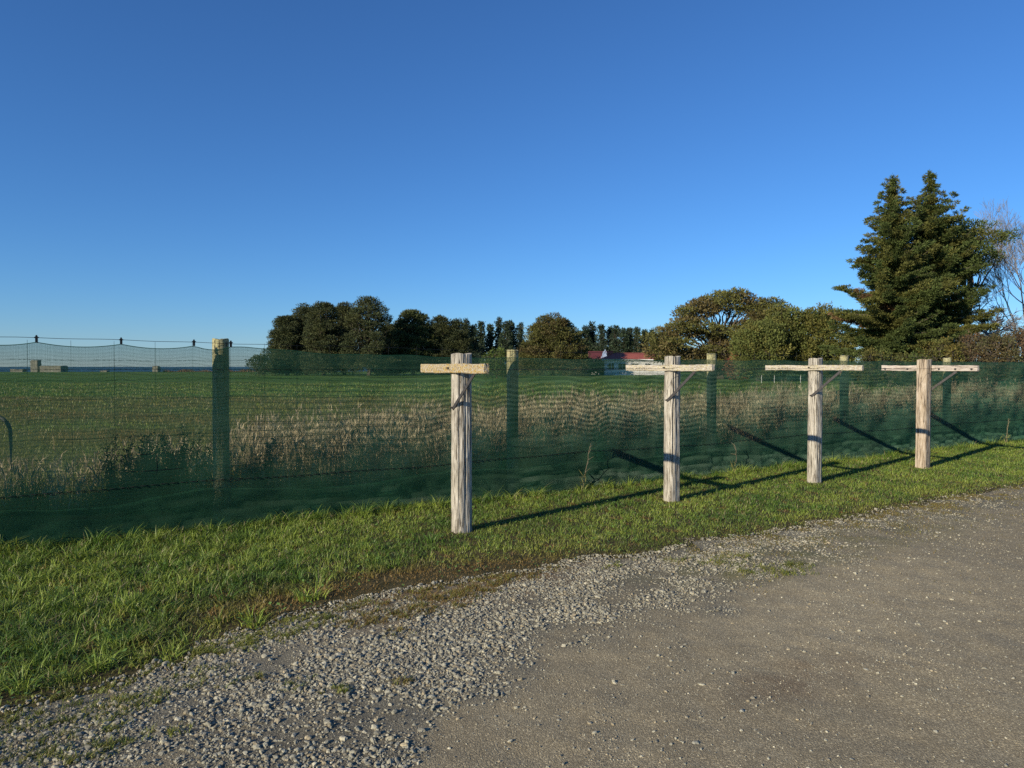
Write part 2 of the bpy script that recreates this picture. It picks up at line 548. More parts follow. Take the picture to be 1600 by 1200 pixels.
def seen(p, margin=60):
    """Keep what is in front of the camera and about in frame (with a margin for other viewpoints)."""
    Z = np.maximum(p[..., 1], 0.01)
    px = 800 + p[..., 0] / Z * F; py = 573 + (EYE - p[..., 2]) / Z * F
    return (p[..., 1] > 0.8) & (px > -400) & (px < 2000) & (py < 1500)


cand = 400000
u = rng.uniform(-2.5, 13, cand); v = rng.uniform(-4.75, -1.0, cand)
L = looseness(u, v)
dist = np.hypot(*(PV(u, v)[:, :2].T))
e = v - road_edge(u)
dens = (L ** 1.2) * np.clip(1.15 - 0.55 * np.exp(-((e - 0.05) / 0.16) ** 2), 0, 1) * np.clip(5.0 / dist, 0.25, 1) * np.interp(u, [4.5, 8.5], [1, .28]) * np.clip(0.75 + 0.5 * RB2(u * .6, v * .6), 0.15, 1)
keep = (rng.random(cand) < 0.92 * dens * (1 - .75 * np.clip(patch(u, v, *rustA, .6, .2) * (1 + RB2(u, v)), 0, 1))) & seen(PV(u, v)) & (e > -0.12)
u, v, dist = u[keep], v[keep], dist[keep]
size = np.clip(rng.lognormal(math.log(0.0132), 0.45, len(u)) * (.62 + .42 * looseness(u, v)), 0.005, 0.040)
gs = Geo()
big = (dist < 4.6) & (size > 0.015)
stones(gs, u[big], v[big], size[big], 2)
stones(gs, u[~big], v[~big], size[~big], 1)
print('gravel', len(u), big.sum())
tag(gs.build('loose_gravel', M['stone']), 'loose grey gravel heaped between the mown grass and the compacted track', 'gravel', kind='stuff')
# chips on the compacted track
cand = 190000
u = rng.uniform(-1, 16, cand); v = rng.uniform(-4.6, 1.5, cand)
cl = np.clip(0.42 + 0.7 * np.maximum(RB1(u * 1.6, v * 1.6), 0) ** 2 + 2.0 * patch(u, v, du - .12, dv + .02, 0.42, 0.06), 0, 1)
keep = (rng.random(cand) < cl) & seen(PV(u, v)) & (v > road_edge(u) + 0.05)
u, v = u[keep], v[keep]
size = np.clip(rng.lognormal(math.log(0.0060), 0.5, len(u)), 0.003, 0.034)
gs = Geo(); bigc = size > 0.014
stones(gs, u[~bigc], v[~bigc], size[~bigc], 1, 1.15); stones(gs, u[bigc], v[bigc], size[bigc], 2, 1.2)
tag(gs.build('stone_chips', M['stone']), 'pale stone chips scattered over the compacted gravel track', 'gravel', kind='stuff')


# ------------------------------------------------------------------ grass
def blades(geo, base, h, wd, lean, leandir, col, tipcol=None, segs=2):
    """Curved tapering blades: base points (n,3), heights, widths, lean (fraction of h), direction angle."""
    n = len(base)
    if n == 0: return
    ld = np.stack([np.cos(leandir), np.sin(leandir), 0 * leandir], -1)
    fa = leandir + np.pi / 2 + rng.normal(0, 0.7, n)
    side = np.stack([np.cos(fa), np.sin(fa), 0 * fa], -1)
    rings = []; cols = []
    for k in range(segs + 1):
        t = k / segs
        c = base + ld * (lean * h * t * t)[:, None] + np.array([0, 0, 1.0]) * (h * (t - 0.28 * lean * t * t))[:, None]
        ww = wd * (1 - 0.88 * t ** 1.6) / 2
        rings += [c - side * ww[:, None], c + side * ww[:, None]]
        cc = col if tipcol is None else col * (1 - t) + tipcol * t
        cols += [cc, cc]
    V = np.stack(rings, 1); C = np.stack(cols, 1); k = 2 * (segs + 1)
    q = np.array([[2 * a, 2 * a + 1, 2 * a + 3, 2 * a + 2] for a in range(segs)])
    Q = (q[None] + (np.arange(n) * k)[:, None, None]).reshape(-1, 4)
    geo.add(V.reshape(-1, 3), Q, C.reshape(-1, 3))


G1 = WaveNoise(1.3, 14, 21); G2 = WaveNoise(0.35, 16, 22); G3 = WaveNoise(0.12, 16, 23)


def fence_v(u):
    return -7.47 + (np.asarray(u, float) + .58) * (.18 / 17.38)


def grass_col(u, v, n, brown=0.0):
    t = np.clip(0.5 + 0.42 * G1(u, v) + 0.30 * G2(u, v) + rng.normal(0, 0.30, n), 0, 1)[:, None]
    c = np.array([0.080, 0.162, 0.022]) * (1 - t) + np.array([0.262, 0.340, 0.052]) * t
    dry = rng.random(n) < 0.06
    c[dry] = np.array([0.36, 0.31, 0.16]) * rng.uniform(0.7, 1.1, (dry.sum(), 1))
    b = np.clip(np.asarray(brown, float) + 0 * u, 0, 1)[:, None]
    bc = np.array([0.25, 0.165, 0.050])
    return (c * (1 - b) + bc * b) * rng.uniform(0.65, 1.3, (n, 1))


gg = Geo()
cand = 560000
u = -3.5 + 26 * rng.random(cand) ** 1.55; v = rng.uniform(-8.1, -3.4, cand)
fv = fence_v(u); ed = road_edge(u)
p = PV(u, v); dist = np.hypot(p[:, 0], p[:, 1])
e = ed - v                                     # distance inside the verge from the gravel
inside = (v > fv + 0.01) & (e > -0.40)
thin = np.where(e > .02 + .06 * G3(u, v), np.clip(0.45 + e / 0.5, 0, 1), .34 * np.exp(np.minimum(e, 0) / .13) * np.clip(.5 + G3(u * .8, v * .8) + .6 * G2(u, v), 0, 1.5)) * np.clip(0.8 + 0.35 * G2(u * .8, v * .8), 0.2, 1)
keep = inside & seen(p) & (rng.random(cand) < thin)
u, v, e, fv, dist = u[keep], v[keep], e[keep], fv[keep], dist[keep]
n = len(u); df = v - fv
print('verge blades', n)
leftness = smooth01((3.2 - u) / 3.0)           # the left end is longer and rougher
tuft = np.clip(G2(u + 11, v) * 0.8 + G3(u, v) * 0.5, 0, 1.4)
h = 0.026 + 0.018 * rng.random(n) + 0.018 * tuft + leftness * (0.018 + 0.050 * tuft) * np.clip(e / 0.4, 0.2, 1)
foot = np.exp(-df / 0.12)
h += foot * rng.random(n) ** 2 * (0.10 + 0.12 * np.clip(G1(u * 1.5, v), 0, 1))
h *= np.clip(0.30 + e / 0.45, 0.24, 1.0) * (1 - .55 * np.clip(patch(u, v, 2.15, -4.78, 1.2, 0.34) * 1.3, 0, 1)) * rng.uniform(0.6, 1.3, n)
wd = np.clip(0.0028 + 0.00035 * dist, 0.003, 0.009) * rng.uniform(0.7, 1.3, n) * (1 + 0.4 * leftness)
brown = patch(u, v, 2.15, -4.78, 1.2, 0.34) * 1.5 + 0.55 * np.exp(-np.maximum(e, 0) / 0.18) + np.clip(0.25 * G1(u + 3, v + 5), 0, .3) * np.exp(-np.maximum(e, 0) / 1.0) + 0.35 * foot * rng.random(n)
worn = 0 * u
for px_, d_ in ((721, 259), (1050.5, 211), (1274, 182), (1443.5, 159)):
    tp_ = np.array([(px_ - 800) / d_ * EYE, F * EYE / d_, 0.0]); worn = worn + np.exp(-((u - tp_ @ D) ** 2 + (v - tp_ @ N) ** 2) / .16 ** 2)
bare = np.clip(G2(u * 1.1 + 50, v * 1.1) + .5 * G3(u + 9, v) - .75, 0, .8); brown = brown + 1.3 * bare; h = h * (1 - .6 * bare)
brown = brown + .8 * worn * rng.random(n); h = h * (1 - .55 * np.clip(worn, 0, 1))
c = grass_col(u, v, n, brown)
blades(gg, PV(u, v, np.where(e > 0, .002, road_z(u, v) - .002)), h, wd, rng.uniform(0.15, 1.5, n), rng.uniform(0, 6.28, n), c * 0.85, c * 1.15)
# small broad leaves (clover and plantain) low in the turf
n = 30000
u = -3.0 + 19 * rng.random(n) ** 1.4; v = rng.uniform(-7.6, -3.5, n)
ok = (v > fence_v(u) + .05) & (v < road_edge(u) - .05) & (G2(u + 31, v * 1.2) + .6 * G1(u, v + 17) > .15 + rng.normal(0, .3, n)) & seen(PV(u, v))
u, v = u[ok], v[ok]; n = len(u)
lb = PV(u, v, rng.uniform(.015, .05, n)); la = rng.uniform(0, 6.28, n)
ld_ = unit(np.stack([np.cos(la), np.sin(la), rng.uniform(-.1, .6, n)], -1)); ls = unit(np.stack([-np.sin(la), np.cos(la), rng.normal(0, .25, n)], -1))
ll = rng.uniform(.012, .034, n); lw = ll * rng.uniform(.35, .8, n)
lm = lb + ld_ * (ll * .5)[:, None]
lc = np.array([.115, .20, .045]) * rng.uniform(.7, 1.5, (n, 1))
gg.add(np.stack([lb, lm + ls * (lw / 2)[:, None], lb + ld_ * ll[:, None], lm - ls * (lw / 2)[:, None]], 1).reshape(-1, 3), np.arange(n * 4).reshape(n, 4), np.repeat(lc, 4, 0))
# rough tussocks with long leaning blades on the left and along the netting
tc_u, tc_v = [], []
for _ in range(330):
    a = rng.uniform(-2.2, 3.0); b_ = rng.uniform(-7.7, -4.0)
    if b_ < road_edge(a) - 0.12 and rng.random() < smooth01((3.4 - a) / 3.5) * (0.45 + 0.5 * np.exp(-(road_edge(a) - b_ - .3) ** 2 / .1)):
        tc_u.append(a); tc_v.append(b_)
for _ in range(150):
    a = rng.uniform(-2.0, 16); tc_u.append(a); tc_v.append(float(fence_v(a)) + rng.uniform(0.03, 0.2))
tc_u = np.array(tc_u); tc_v = np.array(tc_v)
k = rng.integers(22, 60, len(tc_u)); idx = np.repeat(np.arange(len(tc_u)), k); n = len(idx)
ang = rng.uniform(0, 6.28, n); rr = rng.random(n) ** .7 * 0.07
u = tc_u[idx] + rr * np.cos(ang); v = np.maximum(tc_v[idx] + rr * np.sin(ang), fence_v(tc_u[idx]) + .012)
th = rng.uniform(0.6, 1.25, len(tc_u))[idx]
wang = np.arctan2((np.cos(ang) * D[1] + np.sin(ang) * N[1]), (np.cos(ang) * D[0] + np.sin(ang) * N[0]))
c = grass_col(u, v, n, 0.0) * 1.2
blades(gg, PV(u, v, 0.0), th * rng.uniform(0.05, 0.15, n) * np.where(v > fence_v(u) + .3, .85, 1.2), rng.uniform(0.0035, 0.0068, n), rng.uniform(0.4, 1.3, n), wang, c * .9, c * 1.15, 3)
tag(gg.build('verge_grass', M['grass']), 'mown green grass growing between the netting and the gravel', 'grass', kind='stuff')

# low mossy tufts out on the gravel
gm = Geo()
spots = []
for px, y, r in [(440, 1000, .16), (380, 1015, .12), (240, 1040, .12), (300, 1062, .10), (130, 1055, .10), (70, 1085, .14), (160, 1130, .10), (20, 1130, .12), (390, 1075, .07),
                 (200, 1170, .08), (345, 1020, .10), (470, 1080, .05), (520, 1095, .05), (640, 1075, .05), (560, 985, .07), (620, 1000, .06), (640, 960, .14), (700, 940, .16), (760, 925, .14),
                 (820, 905, .12), (590, 965, .12), (1120, 890, .10), (1190, 900, .16), (1235, 890, .14), (970, 888, .08), (1060, 880, .08), (1150, 875, .12), (20, 1180, .14), (100, 1190, .1), (250, 1100, .06), (60, 1150, .08), (560, 950, .12), (520, 965, .12), (480, 985, .10), (730, 915, .16), (660, 950, .16), (700, 960, .10), (610, 975, .08), (850, 890, .12), (790, 905, .14), (560, 970, .1), (640, 935, .14), (90, 1060, .14), (40, 1080, .16), (150, 1085, .12), (200, 1050, .14), (340, 1000, .14), (420, 985, .12), (280, 1030, .12), (180, 1110, .1), (120, 1130, .1), (60, 1190, .12)]:
    a, b_ = px_uv(px, y); spots.append((a, b_, r))
for a, b_, r in spots:
    n = int(5200 * r * r * 9) + 120
    nsub = 7
    su = rng.normal(0, r * 1.0, nsub); sv_ = rng.normal(0, r * .55, nsub); sr_ = r * rng.uniform(.15, .5, nsub)
    w_ = rng.integers(0, nsub, n)
    uu_ = a + su[w_] + rng.normal(0, 1, n) * sr_[w_]; vv_ = b_ + sv_[w_] + rng.normal(0, .75, n) * sr_[w_]
    ok = (G3(uu_ * 1.3, vv_ * 1.3) + .5 * RB3(uu_, vv_) > -0.15) & (vv_ > road_edge(uu_) - .05)
    uu_, vv_ = uu_[ok], vv_[ok]; n = len(uu_)
    rust = 1.1 if (520 < 800 + PV(a, b_)[0] / PV(a, b_)[1] * F < 860) else 0.35
    c = grass_col(uu_, vv_, n, np.clip((rust + .25) * rng.random(n) ** .7, 0, 1)) * .95
    hh = rng.uniform(0.012, 0.036, n) * (1 + .5 * (rng.random(n) < .1))
    blades(gm, PV(uu_, vv_, road_z(uu_, vv_) - .002), hh, rng.uniform(0.0028, 0.005, n), rng.uniform(0.4, 1.4, n), rng.uniform(0, 6.28, n), c * .85, c * 1.1)
# thin worn grass over the far right of the track
n = 60000
uu_ = rng.uniform(4, 18, n); vv_ = road_edge(uu_) + rng.exponential(0.30, n)
ok = (G2(uu_, vv_) * .6 + G1(uu_, vv_) * .5 + rng.normal(0, .3, n) > 0.25 - 0.03 * (uu_ - 5)) & seen(PV(uu_, vv_))
uu_, vv_ = uu_[ok], vv_[ok]; n = len(uu_)
c = grass_col(uu_, vv_, n, rng.uniform(.45, 1.0, n)) * .9
blades(gm, PV(uu_, vv_, road_z(uu_, vv_) - .002), rng.uniform(0.008, 0.026, n), rng.uniform(0.004, 0.007, n), rng.uniform(.4, 1.4, n), rng.uniform(0, 6.28, n), c * .85, c * 1.1)
tag(gm.build('mossy_tufts', M['grass']), 'low mossy tufts creeping out over the gravel', 'grass', kind='stuff')

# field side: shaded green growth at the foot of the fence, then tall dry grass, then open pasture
gw = Geo()
n = 70000
s = rng.uniform(-2.5, 24, n); off = -0.22 - rng.random(n) ** 1.2 * 1.5
p = fence_p(s, off)
top = np.clip(0.50 + 0.25 * G1(s, off), 0.2, 0.8) * np.interp(s, [-2, 0, 2, 5, 24], [0.9, 0.9, 0.75, 0.8, .8])
h = top * rng.uniform(0.35, 1.1, n)
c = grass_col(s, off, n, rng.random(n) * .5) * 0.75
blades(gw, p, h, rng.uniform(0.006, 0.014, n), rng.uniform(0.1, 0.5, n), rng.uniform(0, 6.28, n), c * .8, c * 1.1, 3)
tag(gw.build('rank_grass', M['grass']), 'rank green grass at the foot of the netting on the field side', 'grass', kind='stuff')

gd = Geo()
n = 82000
s = rng.uniform(-2.5, 26, n)
off = -0.35 - rng.random(n) * np.interp(s, [-2, 1.5, 4, 26], [1.2, 1.5, 2.6, 3.0])
thick = np.interp(s, [-3, 0.5, 1.6, 2.4, 4, 14, 26], [0.10, 0.18, 0.35, 0.75, 1.0, 0.95, 0.7]) * np.clip(0.75 + 0.5 * G1(s * .8, off * .8), 0.12, 1)
keep = rng.random(n) < thick
s, off = s[keep], off[keep]; n = len(s)
hmax = np.interp(s, [-3, 1, 2.0, 4, 8, 26], [0.72, 0.80, 0.98, 1.20, 1.30, 1.34])
h = hmax * np.clip(0.82 + 0.17 * G1(s + 7, off), .5, 1.05) * (0.45 + 0.6 * rng.random(n) ** 0.8)
tone = rng.random((n, 1))
c = np.array([0.26, 0.21, 0.125]) * (1 - tone) + np.array([0.54, 0.46, 0.29]) * tone
c *= rng.uniform(0.65, 1.15, (n, 1))
base = fence_p(s, off)
ld = rng.uniform(0, 6.28, n); lean = rng.uniform(0.03, 0.4, n)
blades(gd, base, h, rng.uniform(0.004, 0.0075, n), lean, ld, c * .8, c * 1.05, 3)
# feathery seed heads
hd = rng.random(n) < 0.55
m_ = hd.sum()
ldv = np.stack([np.cos(ld), np.sin(ld), 0 * ld], -1)
tipb = base + ldv * (lean * h * .8)[:, None] + np.array([0, 0, 1.0]) * (h * (.9 - .28 * lean * .8))[:, None]
for _ in range(3):
    blades(gd, tipb[hd] + rng.normal(0, .008, (m_, 3)), rng.uniform(.06, .15, m_), rng.uniform(.008, .016, m_), rng.uniform(.2, 1.2, m_), rng.uniform(0, 6.28, m_), c[hd] * 1.1, c[hd] * 1.25, 2)
tag(gd.build('dry_grass', M['straw']), 'tall straw coloured dry grass standing behind the netting', 'dry grass', kind='stuff')

gp = Geo()
n = 170000
Y = 9 + 60 * rng.random(n) ** 1.9; X = (rng.uniform(-500, 2100, n) - 800) / F * Y
p = np.stack([X, Y, 0 * X], -1)
rel = (p - FA) @ FN
keep = rel < -1.2
p = p[keep]; n = len(p)
c = grass_col(p[:, 0] * .25, p[:, 1] * .25, n, np.clip(np.where(p[:, 1] < 38, .50, .1) + .4 * G1(p[:, 0] * .15, p[:, 1] * .3), 0, .9))
sc = np.clip(p[:, 1] / 14, 0.8, 4)
blades(gp, p, rng.uniform(.05, .13, n) * np.clip(sc, 1, 1.6), 0.008 * sc * rng.uniform(.7, 1.3, n), rng.uniform(.3, 1.1, n), rng.uniform(0, 6.28, n), c * .9, c * 1.1)
tag(gp.build('pasture_grass', M['grass']), 'short green pasture grass of the open field', 'grass', kind='stuff')

# ------------------------------------------------------------------ the T-shaped posts
MZ = Matrix.Rotation(math.atan2(D[1], D[0]), 4, 'Z')          # local x = along the row, local -y = towards the road


def rough_post(rx, ry, H, squareness, cracks, seed, nz=90, na=128, sink=0.25):
    """Weathered post: fibre ridges down its length, deep drying cracks, a worn sawn top."""
    r = np.random.default_rng(seed)
    a = np.arange(na) / na * 2 * np.pi
    z = np.concatenate([[-sink], np.linspace(0, H, nz)])
    Aa, Zz = np.meshgrid(a, z)
    cs, sn = np.abs(np.cos(Aa)), np.abs(np.sin(Aa))
    pw = 2 + squareness * 6
    R = 1 / (cs ** pw + sn ** pw) ** (1 / pw)
    f = WaveNoise(1.0, 12, seed + 1); f2 = WaveNoise(1.0, 12, seed + 2)
    fib = 0
    for q in range(7):
        kk = r.integers(7, 38); fib = fib + np.sin(kk * Aa + r.uniform(0, 6.28) + 0.5 * np.sin(Zz * r.uniform(.8, 3) + r.uniform(0, 6.28))) / 7 ** .5
    R = R * (1 + 0.024 * fib + 0.018 * f(Aa * 1.5, Zz * 1.0) + 0.012 * f2(Aa * 4, Zz * 3.5))
    for ca, za, zb, dep, wdt in cracks:
        ctr = ca + 0.05 * np.sin(Zz * 3 + seed) + 0.03 * np.sin(Zz * 11)
        dd = (Aa - ctr + np.pi) % (2 * np.pi) - np.pi
        win = smooth01((Zz - za) / .12) * smooth01((zb - Zz) / .12)
        R = R - dep / rx * win * np.exp(-(dd / wdt) ** 2)
    flare = 1 + 0.03 * np.exp(-np.maximum(Zz, 0) / .12)
    X = rx * R * flare * np.cos(Aa); Yy = ry * R * flare * np.sin(Aa)
    Zt = Zz + 0.0
    Zt[-1] += 0.006 * np.sin(3 * a + seed) + r.normal(0, .002, na)
    V = np.stack([X, Yy, Zt], -1).reshape(-1, 3)
    m = len(z); i = np.arange(m - 1)[:, None] * na; j = np.arange(na)[None]; kx = (j + 1) % na
    Q = np.stack([i + j, i + kx, i + na + kx, i + na + j], -1).reshape(-1, 4)
    g = Geo().add(V, Q)
    # top: an inner ring and a centre, slightly dished
    top = V[-na:]
    inn = top * np.array([.5, .5, 1]) + np.array([0, 0, -.003]); 
    g.add(np.concatenate([top, inn]), np.stack([np.arange(na), (np.arange(na) + 1) % na, na + (np.arange(na) + 1) % na, na + np.arange(na)], -1))
    g.add(np.concatenate([inn, [[0, 0, H - .004]]]), np.stack([np.arange(na), (np.arange(na) + 1) % na, np.full(na, na)], -1))
    return g


def rough_bar(L, hh, th, seed):
    """Sawn rail along local Z (its grain), then turned by the caller: worn arrises and a slight wander."""
    r = np.random.default_rng(seed)
    nl = 44
    z = np.linspace(-L / 2, L / 2, nl)
    b = 0.006
    prof = np.array([(-th / 2 + b, -hh / 2), (0, -hh / 2), (th / 2 - b, -hh / 2), (th / 2, -hh / 2 + b), (th / 2, 0), (th / 2, hh / 2 - b), (th / 2 - b, hh / 2), (0, hh / 2),
                     (-th / 2 + b, hh / 2), (-th / 2, hh / 2 - b), (-th / 2, 0), (-th / 2, -hh / 2 + b)])
    np_ = len(prof)
    w1 = WaveNoise(.5, 10, seed); w2 = WaveNoise(.12, 10, seed + 5)
    V = np.zeros((nl, np_, 3))
    for q in range(np_):
        V[:, q, 0] = prof[q, 0] + .0015 * w2(z, 0 * z + q); V[:, q, 1] = prof[q, 1] + .003 * w1(z, 0 * z) + .002 * w2(z, 0 * z + q * .4); V[:, q, 2] = z
    V[0, :, 2] += r.normal(0, .003, np_); V[-1, :, 2] += r.normal(0, .003, np_)
    i = np.arange(nl - 1)[:, None] * np_; j = np.arange(np_)[None]; kx = (j + 1) % np_
    g = Geo().add(V.reshape(-1, 3), np.stack([i + j, i + kx, i + np_ + kx, i + np_ + j], -1).reshape(-1, 4))
    for ring in (0, nl - 1):
        c = V[ring].mean(0)
        g.add(np.concatenate([V[ring], c[None]]), [[q, (q + 1) % np_, np_] for q in range(np_)])
    return g


def place_mesh(o, parent, loc, rot):
    o.parent = parent; o.location = loc; o.rotation_euler = rot


def bolt(parent, loc, axis=-1, r=0.014):
    g = Geo().tube([(0, 0, 0), (axis * 0.012, 0, 0)], r, 6)
    g.tube([(axis * 0.012, 0, 0), (axis * 0.03, 0, 0)], r * .5, 6)
    b_ = g.build('bolt', M['steel'], parent); b_.location = loc
    return b_


T = [  # px, top height, bar height, bar depth, radius, side the bar is fixed to, materials, label
    dict(px=721, d=259, H=1.724, r=(.089, .089), sq=0.15, bz=1.583, bh=.088, side=-1, pm='post_grey', bm='bar_lichen', tilt=.0,
         lab='nearest grey timber T post, its crossbar crusted with yellow and orange lichen'),
    dict(px=1050.5, d=211, H=1.721, r=(.078, .078), sq=0.3, bz=1.586, bh=.072, side=-1, pm='post_grey', bm='bar_pale', tilt=.0,
         lab='grey timber T post with one long open crack down its face, second from the front'),
    dict(px=1274, d=182, H=1.714, r=(.078, .078), sq=0.25, bz=1.585, bh=.070, side=-1, pm='post_grey', bm='bar_pale', tilt=.0,
         lab='pale timber T post with thin lichen flecked crossbar, third from the front'),
    dict(px=1443.5, d=159, H=1.712, r=(.081, .080), sq=0.75, bz=1.577, bh=.088, side=1, pm='post_pink', bm='bar_grey', tilt=.006,
         lab='farthest squared brownish T post with bare grey crossbar fixed behind it, bolts showing'),
]
left_face = math.pi                                             # local angle that faces back along the row (sunny, seen by camera)
for k, t in enumerate(T):
    Z = F * EYE / t['d']; X = (t['px'] - 800) / F * Z
    root = thing('timber_post', (X, Z, 0), t['lab'], 'post', 'T shaped timber posts in a row on the verge', math.atan2(D[1], D[0]))
    root.rotation_euler = (0, t['tilt'], math.atan2(D[1], D[0]))
    cracks = [
        [(4.02, .0, 1.72, .020, .055), (4.75, .3, 1.1, .012, .05), (3.5, .1, .9, .010, .04), (3.3, 1.2, 1.75, .012, .05), (4.5, 1.45, 1.75, .016, .05)],
        [(4.10, .25, 1.74, .034, .060), (3.65, .0, .8, .008, .04), (4.7, .1, .9, .010, .04)],
        [(3.7, .5, 1.4, .012, .04), (4.45, 0.2, 1.7, .012, .04), (4.1, 1.3, 1.72, .012, .04)],
        [(4.3, .9, 1.72, .010, .04), (3.6, .2, .8, .008, .04)],
    ][k]
    post = rough_post(t['r'][0], t['r'][1], t['H'], t['sq'], cracks, 40 + 7 * k).build('post', M[t['pm']], root, True)
    L = (1.34, 1.42, 1.49, 1.48)[k]; th = (.05, .042, .042, .045)[k]
    bx = t['side'] * (t['r'][0] + th / 2 - .012)
    bar = rough_bar(L, t['bh'], th, 90 + k).build('crossbar', M[t['bm']], root)
    bar.location = (bx, 0, t['bz']); bar.rotation_euler = (math.radians(90), 0, 0)
    # flat steel brace from the post face up to the underside of the rail (its road end is local -y)
    xs = t['side'] * (t['r'][0] + .006)
    p0 = np.array([xs, 0.0, 1.195]); p1 = np.array([bx - t['side'] * .004, -.44, t['bz'] - t['bh'] / 2 - .004])
    ax = unit(p1 - p0); perp = np.cross(ax, [1.0, 0, 0]); g = Geo()
    hw, ht = .016, .004
    q = [p0 - perp * hw, p0 + perp * hw, p1 + perp * hw, p1 - perp * hw]
    V8 = [a_ + np.array([-ht, 0, 0]) for a_ in q] + [a_ + np.array([ht, 0, 0]) for a_ in q]
    g.add(V8, [[0, 1, 2, 3], [7, 6, 5, 4], [0, 4, 5, 1], [1, 5, 6, 2], [2, 6, 7, 3], [3, 7, 4, 0]])
    br = g.build('brace', M['steel'], root)
    bolt(br, tuple(p0 + np.array([t['side'] * .004, 0, .012])), t['side'], .011)
    if k == 3:
        for yy in (-.66, -.43, -.19, .30, .67):
            bolt(root, (bx - th / 2 - .001, yy, t['bz'] - .012), -1, .016)
    else:
        bolt(root, (bx - th / 2 - .001, .02, t['bz'] + .005), -1, .010)
# thin wire strung from rail to rail
Zs = [F * EYE / t['d'] for t in T]
pts = []
for t, Z in zip(T, Zs):
    b_ = np.array([(t['px'] - 800) / F * Z, Z, t['bz'] - .003])
    pts.append(b_ + N * .125 + D * (-.0))
wp = []
for a_, b_ in zip(pts[:-1], pts[1:]):
    for q in np.linspace(0, 1, 12, endpoint=False):
        c_ = a_ * (1 - q) + b_ * q; c_ = c_ - np.array([0, 0, .03 * 4 * q * (1 - q) * .4]); wp.append(c_)
wp.append(pts[-1])
tag(Geo().tube(wp, .0016, 4).build('line_wire', M['grey_wire']), 'thin slack wire strung between the crossbars of the timber posts', 'wire')

# ------------------------------------------------------------------ the netting fence
s1 = float(fence_s(347))
fence = thing('netting_fence', tuple(fence_p(np.array(s1))), 'long windbreak fence of green netting hung on round posts and wire', 'fence')
FL = fence_p(np.array(s1))
S0, S1 = -3.2, 25.5
post_px = [(347, 530), (808, 547), (1121, 553), (1329, 556), (1489, 559)]
post_s = [float(fence_s(px)) for px, _ in post_px]
post_px = [(px, EYE + (573 - y) / F * float(fence_p(np.array(s_), -.11)[1])) for (px, y), s_ in zip(post_px, post_s)]
print(post_px)
print('fence posts at', post_s)
all_posts = [(post_s[0] - 3.6, 1.86)] + [(s_, h_) for s_, (_, h_) in zip(post_s, post_px)] + [(post_s[-1] + 3.8, 1.8)]
for k, (s_, h_) in enumerate(all_posts):
    r_ = .078 if k == 1 else .072
    p_ = fence_p(np.array(s_), -(r_ + .035))
    o = rough_post(r_, r_, h_, 0.0, [(4.4, .8, 2.2, .006, .05), (3.9, .1, 1.9, .004, .05)], 300 + k, nz=40, na=32).build('fence_post', M['fence_post'], fence, True)
    o.location = tuple(p_ - FL); o.rotation_euler = (0.008 * math.sin(k * 2.1), 0.008 * math.cos(k * 1.7), k * 1.1)


CLIP_PX = [-66, 58, 190, 303.5, 361]
CLIP_S = np.array([float(fence_s(-66)) - 1.2, float(fence_s(-66)) - .6] + [float(fence_s(p_)) for p_ in CLIP_PX])
top_wire = lambda s: np.interp(s - s1, [-4, -2, 0, 3, 6, 30], [1.864, 1.856, 1.834, 1.79, 1.775, 1.77])


def net_top(s):
    s = np.asarray(s, float)
    x = s - s1
    kk = np.clip(np.searchsorted(CLIP_S, s) - 1, 0, len(CLIP_S) - 2)
    a_, b_ = CLIP_S[kk], CLIP_S[kk + 1]
    f = np.clip((s - a_) / (b_ - a_), 0, 1)
    left = top_wire(s) - .036 - .034 * 4 * f * (1 - f)
    right = np.interp(x, [0, .2, .9, 1.5, 2.2, 3.3, 6, 30], [1.797, 1.793, 1.745, 1.730, 1.714, 1.702, 1.694, 1.692]) + .006 * np.sin(x * 4.1) + .004 * np.sin(x * 9.7 + 1)
    m = smooth01((x - .10) / .15)
    return left * (1 - m) + right * m


NB1 = WaveNoise(1.4, 10, 61); NB2 = WaveNoise(.5, 10, 62); NW = WaveNoise(1.0, 10, 63)


def net_off(s, z):
    """Billow of the cloth towards / away from the road."""
    return (.016 * NB1(s, z * 1.3) + .006 * NB2(s, z)) * np.clip(np.sin(np.clip(z, 0, 1.7) / 1.7 * np.pi), 0.15, 1) + .006


sp2 = post_s[1]
wave_amp = lambda s: np.interp(s, [S0, s1 - .5, s1 + 1.0, sp2 - .8, sp2 + 2.3, sp2 + 4, S1], [.002, .003, .016, .050, .052, .018, .006])
band_amp = lambda s: np.interp(s, [S0, s1 - .3, s1 + .8, sp2 - 1.3, sp2 + 2.6, sp2 + 4, S1], [.05, .15, .60, .86, .86, .45, .10])


